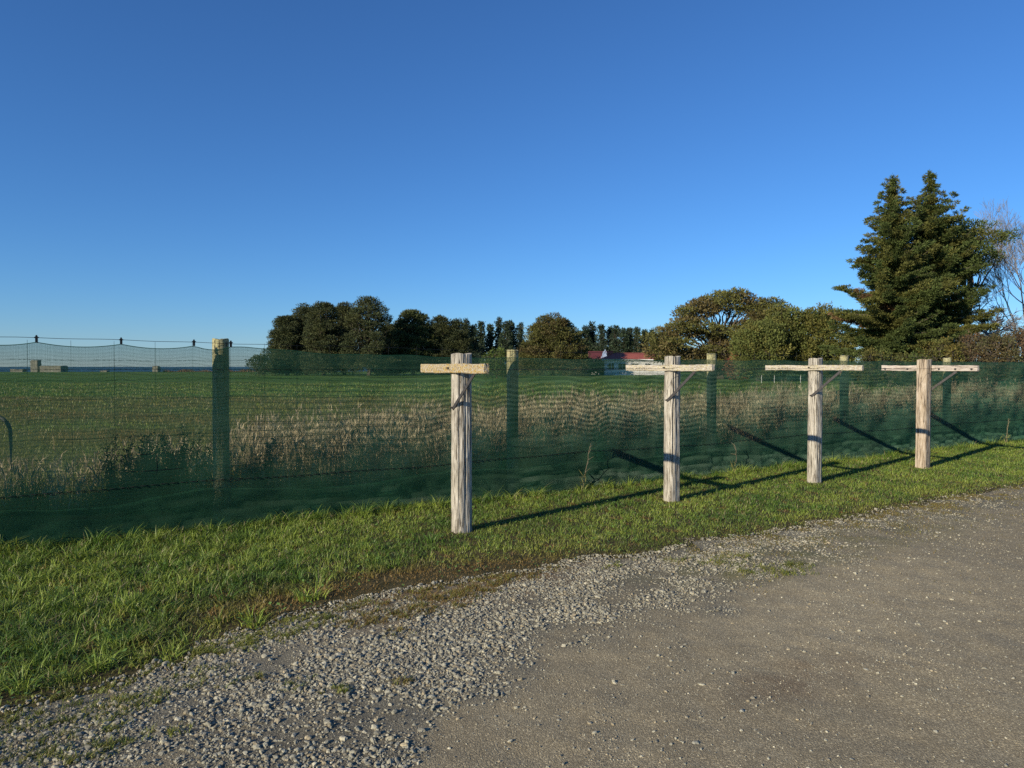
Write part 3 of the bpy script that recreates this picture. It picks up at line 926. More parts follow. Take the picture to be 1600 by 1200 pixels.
def net_z(s, zf, top):
    """Height of cloth fraction zf (0 hem .. 1 top) at s: rows wander and bunch together in bands."""
    h = top - .015
    z = .015 + zf * h
    s_ = s + 0 * z
    wv = wave_amp(s_) * ((1.2 * np.abs(np.sin(np.pi * s_ / 1.25 + .5 * NW(s_, z * .5))) - .7) * .9 + np.sin(2 * np.pi * s_ / .47 + 1.3 + 1.2 * z) * .16 + .45 * NW(s_ * 1.3, z * .8))
    win = np.sin(np.pi * np.clip(zf, 0, 1)) ** .5
    lam = .066
    k = band_amp(s_) * smooth01((zf - .22) / .25)
    chirp = 2.2 * NW(s_ * .45 + 9, z * 1.6)
    k = k * np.clip(.85 + .35 * NB1(s_ * .7 + 4, z * 1.5), .4, 1.05)
    z0 = zf * 1.72; zi = z0 + 0 * k
    for _ in range(8):                                          # rows gather where the phase is 0: a smooth dark / light swell
        zi = z0 - lam / (2 * np.pi) * k * np.sin(2 * np.pi * zi / lam + chirp)
    bunch = zi - z0
    lam2 = .031
    k2 = np.interp(s_, [S0, s1 + .5, sp2 - 1, sp2 + 3.5, S1], [.5, .5, .10, .12, .3])
    bunch = bunch + lam2 / (2 * np.pi) * k2 * np.sin(2 * np.pi * zf * 1.72 / lam2)
    return z + (wv + bunch) * win


def prism_rows(geo, P3, a, b):
    """P3 (m,n,3): m threads of n points; triangular section spanned by vectors a (towards the road) and b."""
    m, n, _ = P3.shape
    ring = [P3 + a * 1.0, P3 - a * .5 + b * .87, P3 - a * .5 - b * .87]
    V = np.stack(ring, 2)                                       # m,n,3,3
    i = (np.arange(m) * n * 3)[:, None, None]; j = (np.arange(n - 1) * 3)[None, :, None]; q = np.arange(3)[None, None]; k = (q + 1) % 3
    Q = np.stack(np.broadcast_arrays(i + j + q, i + j + k, i + j + 3 + k, i + j + 3 + q), -1).reshape(-1, 4)
    geo.add(V.reshape(-1, 3), Q)


gn = Geo()
pv, ph_ = .0072, .0066                                        # spacing of upright and level threads
tv_, th_ = .00108, .00112                                     # half-thickness
sv = np.arange(S0, S1, pv) + rng.normal(0, .0004, len(np.arange(S0, S1, pv)))
zf = np.linspace(0, 1, 15)
Sg, Zg = np.meshgrid(sv, zf, indexing='ij')
tp = net_top(Sg)
zz = .015 + Zg * (tp - .015)
prism_rows(gn, fence_p(Sg, net_off(Sg, zz), zz), FN * tv_, FD * tv_)
nr = int(1.72 / ph_)
zr = np.linspace(0, 1, nr)
sg = np.arange(S0, S1 + .05, .06)
Zg, Sg = np.meshgrid(zr, sg, indexing='ij')
tp = net_top(Sg)
zz = net_z(Sg, Zg, tp)
prism_rows(gn, fence_p(Sg, net_off(Sg, zz) + .0012, zz), FN * th_, np.array([0, 0, 1.0]) * th_)
# selvedge cord along the top
sc_ = np.arange(S0, S1, .05)
gn.tube(fence_p(sc_, net_off(sc_, net_top(sc_)), net_top(sc_)), .0032, 4)
gn.build('netting', M['net'], fence, local=FL)
# the doubled, closer woven skirt along the foot, turned outwards on to the grass
gk = Geo()
HEM = WaveNoise(1.7, 10, 71); HEM2 = WaveNoise(.5, 10, 72)
hem = lambda s: .36 + .03 * HEM(s, 0 * s) + .010 * HEM2(s, 0 * s)
skoff = lambda s, f: .012 + .016 * np.abs(HEM2(s, f * .6)) * (1 - f) + .05 * (1 - f) ** 3 + .010 * np.sin(f * 9 + 2 * HEM(s, f)) * (1 - f)
sv = np.arange(S0, S1, .0055)
f_ = np.linspace(0, 1, 7)
Sg, Fg = np.meshgrid(sv, f_, indexing='ij')
zz = -.005 + Fg * hem(Sg)
prism_rows(gk, fence_p(Sg, net_off(Sg, zz) + skoff(Sg, Fg), zz), FN * .0008, FD * .0008)
Fg, Sg = np.meshgrid(np.linspace(0, 1, 72), sg, indexing='ij')
zz = -.005 + Fg * hem(Sg) + .004 * HEM2(Sg, Fg)
prism_rows(gk, fence_p(Sg, net_off(Sg, zz) + skoff(Sg, Fg) + .0012, zz), FN * .0009, np.array([0, 0, 1.0]) * .0009)
tag(gk.build('netting_skirt', M['net'], fence, local=FL), 'closer woven doubled skirt along the foot of the netting')

# wires
sw = np.arange(S0, S1, .12)
wires = [(top_wire(sw), .0021)] + [(np.full_like(sw, z_), .0015) for z_ in (1.66, 1.48, 1.30, 1.13, .95, .78, .62)]
for k, (z_, r_) in enumerate(wires):
    off = -.012 + .004 * np.sin(sw * 5 + k)
    zz = z_ + .004 * np.sin(sw * 2.3 + k * 1.7) + .003 * np.sin(sw * 9 + k)
    Geo().tube(fence_p(sw, off, zz), r_, 4).build('wire', M['black_wire'], fence, local=FL)
# black lacing wire woven through the net
sl = np.arange(S0, S1, .02)
zl = .475 + .012 * np.sin(sl * 1.3) + .006 * np.sin(sl * 4.1 + 1)
Geo().tube(fence_p(sl, net_off(sl, zl) + .004 + .009 * np.sin(2 * np.pi * sl / .085), zl), .0032, 4).build('lacing_wire', M['black_wire'], fence, local=FL)
zl = 1.572 + .004 * np.sin(sl * 1.1)
Geo().tube(fence_p(sl, net_off(sl, zl) + .003 + .006 * np.sin(2 * np.pi * sl / .11), zl), .0016, 4).build('lacing_wire', M['black_wire'], fence, local=FL)
# upright stay wires
proto = None
ks = 0
for s_ in np.arange(S0 + .1, S1, .333):
    if s_ > s1 + 13: break
    if proto is None:
        proto = Geo().tube([(0, 0, .05), (.002, 0, .6), (-.003, 0, 1.2), (0, 0, 1.835)], .0014, 4).build('stay_wire', M['black_wire'], fence)
        o = proto
    else:
        o = proto.copy(); COL.objects.link(o)
    o.location = tuple(fence_p(np.array(s_), -.014) - FL); ks += 1
    o.rotation_euler = (0, .004 * math.sin(s_ * 7), 0)
# black plastic clips that hold the net to the top wire
clip_px = CLIP_PX
proto = None
for px in clip_px:
    s_ = float(fence_s(px))
    if proto is None:
        g = Geo().box((-.010, -.010, -.036), (.010, .010, .016)).box((-.018, -.012, .0), (.018, .012, .009)).box((-.006, -.008, .016), (.006, .008, .026))
        proto = g.build('net_clip', M['black_wire'], fence); o = proto
    else:
        o = proto.copy(); COL.objects.link(o)
    o.location = tuple(fence_p(np.array(s_), .004, float(top_wire(s_))) - FL); o.rotation_euler = (0, 0, math.atan2(FD[1], FD[0]))

# ------------------------------------------------------------------ weeds that can be told apart
def weed(name, loc, label, cat, stems, hgt, colr, leafc, leafn, group=None, spread=.35, leafsz=(.016, .05)):
    root = thing(name, tuple(loc), label, cat, group)
    g = Geo(); gl = Geo()
    for q in range(stems):
        az = rng.uniform(0, 6.28); ln = rng.uniform(.1, spread); h_ = hgt * rng.uniform(.6, 1.0)
        t_ = np.linspace(0, 1, 7)
        bend = rng.uniform(.5, 2)
        pts = np.stack([np.cos(az) * ln * t_ ** bend * h_, np.sin(az) * ln * t_ ** bend * h_, h_ * (t_ - .15 * ln * t_ ** 2)], -1) + rng.normal(0, .006, (7, 3)) * t_[:, None]
        g.tube(pts, .0045 * (1 - .6 * t_), 4, colr)
        for _ in range(4):
            k = rng.integers(2, 6); p0 = pts[k]; d_ = unit(rand_dir(1)[0] * .8 + np.array([0, 0, .9]))
            g.tube([p0, p0 + d_ * .07, p0 + d_ * rng.uniform(.1, .2)], [.0028, .002, .0012], 3, colr, False)
        n = leafn
        tt = rng.uniform(.25, 1, n); base = np.stack([np.interp(tt, t_, pts[:, a_]) for a_ in range(3)], -1) + rng.normal(0, .02, (n, 3))
        leaves(gl, base, unit(rand_dir(n) + np.array([0, 0, .3])), rng.uniform(*leafsz, n), rng.uniform(*leafsz, n) * .38, np.asarray(leafc) * rng.uniform(.6, 1.3, (n, 1)))
    g.build('stem', M['straw'], root)
    if leafn: gl.build('foliage', M['foliage'], root)
    return root


def leaves(geo, B, Dn, L, W, C):
    n = len(B)
    if n == 0: return
    L = np.broadcast_to(L, (n,)); W = np.broadcast_to(W, (n,))
    side = unit(np.cross(Dn, rand_dir(n)))
    mid = B + Dn * (L * .5)[:, None]
    V = np.stack([B, mid + side * (W / 2)[:, None], B + Dn * L[:, None], mid - side * (W / 2)[:, None]], 1)
    Q = np.arange(n * 4).reshape(n, 4)
    geo.add(V.reshape(-1, 3), Q, np.repeat(np.broadcast_to(C, (n, 3)), 4, 0))


DK = (.055, .05, .03)
weed('dock_plant', fence_p(np.array(float(fence_s(182))), -.5), 'dark upright dock plant in seed behind the netting, left of the others', 'weed', 9, .98, (.08, .06, .04), DK, 150, 'dark weeds behind the netting')
weed('dock_plant', fence_p(np.array(float(fence_s(228))), -.55), 'broad dark dock clump behind the netting in the middle of the dark weeds', 'weed', 12, .95, (.07, .06, .04), DK, 150, 'dark weeds behind the netting', .5)
weed('thistle', fence_p(np.array(float(fence_s(268))), -.45), 'tall dark thistle with upright spikes behind the netting', 'weed', 8, 1.08, (.06, .055, .04), (.07, .07, .04), 160, 'dark weeds behind the netting', .3)
weed('dock_plant', fence_p(np.array(float(fence_s(312))), -.6), 'arching dark weed beside the nearest round fence post', 'weed', 10, 1.0, (.09, .06, .05), DK, 150, 'dark weeds behind the netting', .7)
weed('dock_plant', fence_p(np.array(float(fence_s(205))), -.42), 'low spreading dark dock plant between the first two dark weeds', 'weed', 12, .80, (.07, .055, .04), DK, 130, 'dark weeds behind the netting', .55)
weed('thistle', fence_p(np.array(float(fence_s(248))), -.5), 'dark bushy thistle left of the tall spiky thistle', 'weed', 12, .98, (.06, .055, .04), (.075, .07, .045), 130, 'dark weeds behind the netting', .4)
weed('dock_plant', fence_p(np.array(float(fence_s(291))), -.48), 'dense dark dock plant between the tall thistle and the arching weed', 'weed', 12, .92, (.08, .06, .045), DK, 130, 'dark weeds behind the netting', .5)
weed('dry_weed', fence_p(np.array(float(fence_s(420))), -.5), 'grey brown leafy dead weed just right of the nearest fence post', 'weed', 9, .88, (.15, .11, .09), (.13, .105, .075), 200, 'dark weeds behind the netting', .5)
weed('dry_weed', fence_p(np.array(float(fence_s(88))), -.35), 'pale branching dry weed behind the netting at the left', 'weed', 5, .80, (.34, .29, .2), (.34, .29, .2), 14, None, .35, (.02, .05))
for px, h_, off, az, lab in [(903, .62, .10, 1, 'tall bare dry stalk leaning right in front of the netting'), (1138, .46, .10, -1, 'bent dry stalk curling against the netting by the second timber post'),
                              (1563, .52, .12, 1, 'pale dry stalk standing by the netting at the far right')]:
    s_ = float(fence_s(px)); root = thing('dry_stalk', tuple(fence_p(np.array(s_), off)), lab, 'dry stalk')
    t_ = np.linspace(0, 1, 9)
    bendx = .22 * t_ * h_ if px != 1138 else .16 * np.sin(t_ * 2.6) * h_
    pts = FD * bendx[:, None] + np.array([0, 0, 1.]) * (h_ * t_)[:, None] + rng.normal(0, .004, (9, 3))
    col_ = (.26, .21, .14) if px != 1563 else (.42, .34, .2)
    g = Geo().tube(pts, .0042 * (1 - .5 * t_), 4, col_)
    for q in (3, 4, 5, 6, 7):
        d_ = unit(rand_dir(1)[0] + np.array([0, 0, 1.])); g.tube([pts[q], pts[q] + d_ * .08], [.0025, .0015], 3, col_, False)
    g.build('stem', M['straw'], root)
    gl = Geo(); n = 26
    leaves(gl, pts[rng.integers(0, 3, n)] + rng.normal(0, .02, (n, 3)) * np.array([1, 1, .5]), unit(rand_dir(n) + np.array([0, 0, .9])), rng.uniform(.05, .16, n), .012, np.asarray(col_) * rng.uniform(.5, 1.0, (n, 1)) * np.array([.8, 1, .5]))
    gl.build('foliage', M['foliage'], root)

# bent pipe hoop behind the netting at the left edge
p0 = fence_p(np.array(float(fence_s(6))), -.55)
a_ = np.linspace(0, np.pi, 14)
arc = np.stack([-.14 + .14 * np.cos(a_), 0 * a_, .98 + .16 * np.sin(a_)], -1)
arc = np.concatenate([[[0, 0, 0], [0, 0, .6]], arc, [[-.28, 0, .6], [-.28, 0, 0]]])
o = Geo().tube(arc, .017, 10).build('pipe_hoop', simple_mat('galvanised_pipe', (.07, .075, .075), .6, .2, 12, .1, .3), None, True); o.location = tuple(p0)
tag(o, 'grey bent metal pipe hoop standing behind the netting at the left edge', 'pipe')

# ------------------------------------------------------------------ trees
def clump_leaves(geo, ctr, rad, n, size, aspect, col, up=.3, out=.8, jit=.55, shell=.5, cvar=.25, droop=0.0, bias=None):
    """Leaf sprays through an ellipsoid, denser towards its skin."""
    d_ = rand_dir(n)
    r_ = shell + (1 - shell) * rng.random(n) ** .6
    r_ *= rng.uniform(.8, 1.12, n)
    B = np.asarray(ctr) + d_ * np.asarray(rad) * r_[:, None]
    Dn = unit(d_ * out + rand_dir(n) * jit + np.array([0, 0, up - droop]))
    if bias is not None: Dn = unit(Dn + np.asarray(bias))
    L = size * rng.uniform(.6, 1.4, n)
    leaves(geo, B, Dn, L, L * aspect * rng.uniform(.7, 1.3, n), np.asarray(col) * rng.uniform(1 - cvar, 1 + cvar, (n, 1)))


def limb(g, a, b, r0, r1, sag=.0, n=6, wob=.04):
    t_ = np.linspace(0, 1, n); a = np.asarray(a, float); b = np.asarray(b, float)
    p = a + (b - a) * t_[:, None]; L_ = np.linalg.norm(b - a)
    p[:, 2] -= sag * L_ * np.sin(np.pi * t_)
    p[1:-1] += rng.normal(0, wob * L_ * .3, (n - 2, 3))
    g.tube(p, r0 + (r1 - r0) * t_, 5)
    return p


CON = np.array([.078, .106, .030]); CON_B = np.array([.122, .128, .034]); RUST = np.array([.22, .10, .045])
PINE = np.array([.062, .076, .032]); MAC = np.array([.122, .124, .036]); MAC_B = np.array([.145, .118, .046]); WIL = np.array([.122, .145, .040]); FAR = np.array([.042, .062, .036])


def conifer(name, px, Z, ytop, prof, label, lean=0.0, nb=150, seed=1, size=.24, col=CON, zmin=.06, group=None, dens=1.0, sides=None, ragged=.44):
    """Tall cypress-like conifer: prof = [(height fraction, branch reach in m)], pads of foliage along each branch."""
    base = at(px, Z); H = at(px, Z, ytop)[2]
    root = thing(name, tuple(base), label, 'tree', group)
    gt = Geo(); gc = Geo()
    tt = np.linspace(0, 1, 10)
    axis = np.stack([lean * tt ** 1.5, 0 * tt, H * tt], -1) + np.concatenate([[[0, 0, 0]], rng.normal(0, .06, (9, 3)) * np.array([1, 1, 0])])
    gt.tube(axis, .34 * (1 - tt) ** .8 + .015, 8)
    hs = [p_[0] for p_ in prof]; rs = [p_[1] for p_ in prof]
    for q in range(nb):
        f = zmin + (1 - zmin) * (1 - (1 - (q + rng.random()) / nb) ** 0.85) if False else zmin + (.985 - zmin) * ((q + rng.random()) / nb)
        az = q * 2.399 + rng.normal(0, .35)
        reach = np.interp(f, hs, rs) * (1.06 - ragged * rng.random() ** 1.4)
        if sides is not None: reach *= sides(az, f)
        if reach < .12: continue
        p0 = np.array([np.interp(f, tt, axis[:, a_]) for a_ in range(3)])
        slope = -.10 + .62 * f + rng.normal(0, .16)
        dr = np.array([np.cos(az), np.sin(az), slope]); dr = dr / np.linalg.norm(dr)
        m = max(2, int(reach / .42))
        ts = np.linspace(0.12, 1, m)
        pts = p0 + dr * (reach * ts)[:, None]
        pts[:, 2] += reach * (.22 * ts ** 2.5 - .17 * ts)           # dips, then turns up at the tip
        limb(gt, p0, pts[-1], .02 + .012 * reach, .008, .03, 5, .02)
        cc = (col * (1 - rng.random() * .0) if rng.random() < .62 else CON_B) * rng.uniform(.8, 1.2)
        if rng.random() < .010: cc = np.array([.17, .105, .05])
        for t_, pp in zip(ts, pts):
            wdt = (.11 + .125 * reach * (1 - .78 * t_) + .16 * (1 - .6 * t_) * min(1, reach)) * rng.uniform(.75, 1.45)
            n = int(150 * dens * (wdt / .5) ** 1.6) + 16
            clump_leaves(gc, pp + rng.normal(0, .10, 3), (wdt, wdt, wdt * .25), n, size, .26, cc, up=.12, out=.45, jit=.36, shell=.10, bias=np.array([dr[0], dr[1], .12]) * .8)
    # leader
    clump_leaves(gc, axis[-1] - np.array([0, 0, .35]), (.10, .10, .5), 50, size * .7, .25, col, up=1.2, shell=.1)
    gt.build('trunk', M['bark'], root); gc.build('crown', M['foliage'], root)
    return root


Zc = 62.0
conifer('conifer_tree', 1394, Zc, 276, [(0, 4.9), (.12, 5.5), (.28, 5.2), (.42, 4.4), (.55, 3.6), (.68, 2.8), (.80, 1.8), (.88, 1.05), (.95, .45), (1, .12)],
        'tall dark green conifer with pointed top, left one of the big pair at the right', -.2, 205, 1)
conifer('conifer_tree', 1449, Zc + 2.5, 271, [(0, 4.4), (.15, 5.0), (.3, 5.0), (.45, 4.6), (.6, 3.9), (.72, 3.0), (.80, 2.3), (.85, 1.5), (.89, .55), (.96, .38), (1, .1)],
        'tallest conifer with bent tip, right one of the big pair at the right', .1, 205, 2, col=CON * .95)


def pads_tree(name, base, label, H, pads, col, cols2, leaf, aspect, n_per, group=None, cat='tree', trunk_r=.35, fork=.22, out=.7, up=.25, shell=.4, droop=0.0, bark='bark', twiggy=0, trunk_top=None, core=None):
    """Trunk that forks into a limb for every pad; pads = (x, y, z, rx, ry, rz) about the base."""
    root = thing(name, tuple(base), label, cat, group)
    gt = Geo(); gc = Geo()
    fz = H * fork
    tp = np.array([0, 0, H * (trunk_top or fork)])
    limb(gt, (0, 0, -.2), tp, trunk_r, trunk_r * .65, 0, 6, .03)
    for (x, y, z, rx, ry, rz) in pads:
        c_ = np.array([x, y, z])
        f0 = np.array([0, 0, min(tp[2], max(fz * .6, z * .55))])
        L_ = np.linalg.norm(c_ - f0)
        limb(gt, f0, c_, max(.04, trunk_r * .30), .03, .05, 7, .10)
        for _ in range(4 + twiggy):
            e_ = c_ + rand_dir(1)[0] * np.array([rx, ry, rz]) * .9
            limb(gt, c_ + (f0 - c_) * .15, e_, .03, .01, 0, 4, .08)
        cc = col if rng.random() < .6 else cols2
        n = int(n_per * (rx * ry + rx * rz + ry * rz) / 3)
        for _ in range(3):
            dd_ = rand_dir(1)[0]; dd_[2] = abs(dd_[2]) * .8 + .1; q_ = rng.uniform(.2, .38)
            clump_leaves(gc, c_ + dd_ * np.array([rx, ry, rz]) * rng.uniform(1.0, 1.38), (rx * q_, ry * q_, rz * q_ * 1.1), max(6, int(n * .06)), leaf * .9, aspect, np.asarray(cc) * rng.uniform(.85, 1.25), up=up + .1, out=out, shell=.1)
        clump_leaves(gc, c_, (rx, ry, rz), n, leaf, aspect, np.asarray(cc) * rng.uniform(.8, 1.2), up=up, out=out, shell=shell, droop=droop)
    for (x, y, z, rx, ry, rz, nn) in (core or []):
        clump_leaves(gc, (x, y, z), (rx, ry, rz), nn, leaf * 1.3, aspect * 1.2, np.asarray(col) * .9, up=.2, out=.5, shell=.05)
    gt.build('trunk', M[bark], root)
    gc.build('crown', M['foliage'], root)
    return root


def dome_pads(H, W, n, prx, prz, zlow=.25, depth=None, power=2.0, topflat=0.0, inner=.35):
    """Pads spread over a dome (half width W, height H): uneven outline, gaps between."""
    depth = depth or W
    out = []
    for q in range(n):
        az = q * 2.399 + rng.normal(0, .3); rr = math.sqrt((q + .5) / n)
        rim = rng.random() < inner
        x = W * rr * math.cos(az); y = depth * rr * math.sin(az)
        zt = H * (zlow + (1 - zlow) * (1 - rr ** power) ** .6)
        z = zt - prz * rng.uniform(.5, 1.6) if not rim else rng.uniform(min(zlow, .16) * H, max(zt - prz, zlow * H))
        s_ = rng.uniform(.7, 1.25)
        out.append((x, y, z, prx * s_, prx * s_, prz * rng.uniform(.8, 1.2)))
    # skirt
    for q in range(int(n * .45)):
        az = rng.uniform(0, 6.28); s_ = rng.uniform(.7, 1.1)
        out.append((W * .92 * math.cos(az), depth * .92 * math.sin(az), H * rng.uniform(.06, zlow + .15), prx * s_, prx * s_, prz * 1.1))
    return out


# right lobe of the big group: spreading conifer with a flat shoulder and dead lower limbs
b_ = at(1512, Zc + 4); 
k_ = (Zc + 4) / F
lob = []
for x, y, r in [(1500, 362, 1.5), (1520, 354, 1.6), (1536, 372, 1.5), (1550, 372, 1.1), (1490, 385, 1.6), (1515, 388, 1.8), (1538, 398, 1.6), (1500, 412, 1.7), (1480, 430, 1.7), (1525, 418, 1.5), (1475, 400, 1.6),
                (1470, 460, 1.6), (1485, 480, 1.4), (1465, 500, 1.6), (1475, 530, 1.7), (1490, 545, 1.5)]:
    for dpt in (-1.4, 1.2):
        lob.append(((x - 14 - 1512) * k_ + rng.normal(0, .3), dpt + rng.normal(0, .4), EYE + (573 - y) * k_ - 0.35 * r + rng.normal(0, .2), r * .98, r * .98, r * .46))
pads_tree('cypress_tree', b_, 'spreading cypress with flat shoulder and bare lower limbs right of the tall conifers', EYE + 219 * k_, lob, CON, CON_B, .27, .30, 620, None, 'tree', .33, .3, .55, .2, .25, trunk_top=.8)


# bare trees at the right edge
def bare_tree(px, Z, ytop, label, levels=6, spread=.5, seed=3, trunk=.22, group=None, wide=1.0, droop=0.0, base_h=.25, bark='bare_bark', twig=.009):
    base = at(px, Z); H = at(px, Z, ytop)[2]
    root = thing('bare_tree', tuple(base), label, 'tree', group)
    g = Geo(); gt2 = Geo(); r = np.random.default_rng(seed)

    def grow(p, d_, L_, rad, lev):
        n = 4; pts = [p]; dd = d_
        for _ in range(n):
            dd = unit(dd + r.normal(0, .12, 3) + np.array([0, 0, .04 - droop * (levels - lev) * .03])); pts.append(pts[-1] + dd * L_ / n)
        pts = np.array(pts)
        (g if lev > 2 else gt2).tube(pts, np.linspace(rad, max(rad * .62, twig * .8), n + 1), 5 if lev > 3 else 3, None, False)
        if lev == 0: return
        kids = 3 if lev > 1 else 4
        for q in range(kids):
            f = r.uniform(.45, 1.0) if q else 1.0
            j = f * n; i0 = min(int(j), n - 1); pp = pts[i0] + (pts[i0 + 1] - pts[i0]) * (j - i0)
            side = unit(r.normal(size=3)); nd = unit(dd + side * spread * r.uniform(.6, 1.4) * (1 if q else .5) * np.array([wide, wide, .8]))
            grow(pp, nd, L_ * r.uniform(.62, .84), max(rad * r.uniform(.5, .68), twig), lev - 1)
    grow(np.zeros(3), np.array([0, 0, 1.]), H * base_h, trunk, levels)
    # fit the height
    for gg_ in (g, gt2):
        mx = max(max(v_[:, 2].max() for v_ in g.V), max(v_[:, 2].max() for v_ in gt2.V))
    s_ = H / mx
    for gg_ in (g, gt2): gg_.V = [v_ * s_ for v_ in gg_.V]
    g.build('trunk', M[bark], root); gt2.build('twigs', M[bark], root)
    return root


bare_tree(1598, 72, 305, 'tall leafless tree with fine pale twigs at the right edge', 7, .42, 5, .11, None, 1.0, 0, .24, twig=.0075)
bare_tree(1556, 66, 430, 'leafless grey tree with wide tangled branches below the flat cypress shoulder', 6, .75, 9, .15, None, 1.4, .3, .22, twig=.011)
bare_tree(1518, 64, 455, 'smaller leafless brown tree between the cypress and the bare grey tree', 6, .8, 12, .14, None, 1.3, .3, .2, twig=.013)
bare_tree(1640, 70, 350, 'leafless tree mostly beyond the right edge of the picture', 6, .5, 15, .12, None, 1.0, 0, .24, twig=.009)

# wide cypress in the middle right
Zm = 92.0; km = Zm / F


def px_pads(px0, k, rows, ry, depth=(-1.5, 1.5), flat=.35, scale=1.0):
    out = []
    for x, y, r in rows:
        for dpt in depth:
            rr = r * scale * rng.uniform(.85, 1.15)
            out.append(((x - px0) * k + rng.normal(0, .3), dpt * ry + rng.normal(0, .5), EYE + (573 - y) * k - rr * flat * .9, rr, rr, rr * flat))
    return out


rows = [(1140, 455, 1.7), (1118, 460, 1.7), (1160, 460, 1.6), (1100, 470, 1.6), (1168, 470, 1.5), (1130, 470, 1.8), (1082, 478, 1.6), (1070, 484, 1.5), (1092, 486, 1.6), (1150, 482, 1.5), (1110, 480, 1.4),
        (1072, 497, 1.6), (1090, 503, 1.9), (1060, 506, 1.7), (1040, 512, 1.5), (1048, 522, 1.7), (1025, 521, 1.4), (1075, 515, 1.7), (1030, 533, 1.6), (1026, 542, 1.3), (1040, 535, 1.8), (1065, 530, 1.8), (1100, 520, 1.4),
        (1034, 550, 1.4), (1045, 552, 1.6), (1055, 548, 1.6), (1075, 545, 1.6), (1125, 512, 1.4), (1140, 520, 1.2), (1150, 510, 1.5), (1165, 500, 1.5), (1095, 550, 1.3), (1120, 530, 1.3), (1060, 560, 1.5), (1085, 560, 1.5), (1108, 562, 1.4), (1130, 556, 1.3), (1150, 545, 1.4), (1165, 535, 1.5), (1175, 550, 1.5), (1145, 535, 1.3), (1112, 542, 1.3), (1038, 559, 1.2)]
pads_tree('cypress_tree', at(1126, Zm), 'wide old cypress with layered brownish olive crown right of the red roofed house', 14, px_pads(1126, km, rows, 1.2), MAC, MAC_B, .36, .34, 260, None, 'tree', .5, .2, .55, .15, .3, trunk_top=.5, twiggy=5)
rows = [(1180, 520, 1.6), (1200, 530, 1.6), (1170, 555, 1.5), (1190, 550, 1.6), (1190, 472, 1.5), (1178, 478, 1.5), (1205, 476, 1.4), (1195, 487, 1.7), (1180, 492, 1.6), (1212, 488, 1.5), (1170, 503, 1.5), (1190, 505, 1.7), (1160, 520, 1.6), (1215, 500, 1.5)]
pads_tree('cypress_tree', at(1190, Zm - 2), 'smaller brown tinged cypress behind the olive green hedge trees', 11, px_pads(1190, km, rows, 1.2), MAC * .95, MAC_B, .36, .34, 260, None, 'tree', .35, .3, .55, .15, .3, trunk_top=.5, twiggy=3)
# olive green hedge trees
for px, yt, wpx, lab in [(1185, 500, 34, 'lowest olive green bushy tree at the left end of the hedge trees'), (1226, 478, 36, 'tallest round topped olive green tree in the hedge trees'),
                         (1262, 483, 34, 'middle olive green bushy tree in the hedge trees'), (1294, 478, 32, 'olive green bushy tree beside the left conifer')]:
    Zw = 80.0 + rng.uniform(-2, 2); kw = Zw / F; H = EYE + (573 - yt) * kw
    pads = dome_pads(H, wpx * kw, 30, 1.15, .95, .45, 2.0, 2.6)
    pads_tree('hedge_tree', at(px, Zw), lab, H, pads, WIL, WIL * np.array([1.15, .95, .9]), .27, .38, 330, 'olive green hedge trees', 'tree', .25, .25, .6, .3, .35)

# shrubs and hedge along the right
for px, yt, wpx, colr, lab in [(1475, 530, 30, CON_B, 'dark green shrub under the tall conifers at their right foot'), (1425, 545, 34, CON, 'low dark shrub under the left conifer'), (1370, 545, 30, WIL * .8, 'low olive shrub at the left foot of the conifers'),
                               (1520, 522, 26, np.array([.105, .088, .045]), 'brownish scrub bush below the bare trees'), (1556, 518, 26, np.array([.095, .095, .04]), 'green brown scrub bush right of the brownish one'),
                               (1592, 514, 28, np.array([.12, .098, .055]), 'straw brown scrub bush at the right edge'), (1640, 516, 30, np.array([.10, .09, .045]), 'scrub bush past the right edge of the picture')]:
    Zs_ = 56.0 + rng.uniform(-1, 1); ks_ = Zs_ / F; H = EYE + (573 - yt) * ks_
    pads = dome_pads(H, wpx * ks_, 26, .55, .5, .5, 1.3, 3.0)
    pads_tree('scrub_bush', at(px, Zs_), lab, H, pads, colr, colr * np.array([1.2, .95, .95]), .20, .4, 330, 'scrub along the right', 'bush', .08, .2, .6, .3, .35, twiggy=3)

# pines at the left
Zp = 132.0; kp = Zp / F
left_pines = [(449, 494, 22, 'low pine with ragged seaward branches at the left end of the pines'), (478, 475, 22, 'rounded pine second from the left end of the pines'), (506, 472, 24, 'broad rounded pine in the middle of the left pine clump'),
              (538, 475, 20, 'narrow pine between the broad pine and the tallest pine'), (576, 466, 35, 'tallest pine of the left clump with knobbly crown')]
for q, (px, yt, wpx, lab) in enumerate(left_pines):
    Zq = Zp + (0, 3, -3, 4, -4)[q]; kq = Zq / F; H = EYE + (573 - yt) * kq
    pads = dome_pads(H, wpx * kq * 1.10, 92, 1.20, .58, .14, wpx * kq, 2.4, inner=.5)
    if q == 0:
        for x, y, r in [(440, 515, .9), (432, 522, .8), (428, 535, .8), (432, 545, .9), (420, 548, .6), (440, 535, 1.0), (446, 505, .9)]:
            pads.append(((x - px) * kq, rng.normal(0, .5), EYE + (573 - y) * kq, r * 1.2, r, r * .5))
    pads_tree('pine_tree', at(px, Zq), lab, H, pads, PINE, PINE * np.array([1.2, 1.1, .95]), .35, .30, 300, 'pines of the left clump', 'tree', .4, .3, .75, .35, .35, trunk_top=.75, core=[(0, 0, H * .5, wpx * kq * .75, wpx * kq * .6, H * .42, 4200)])
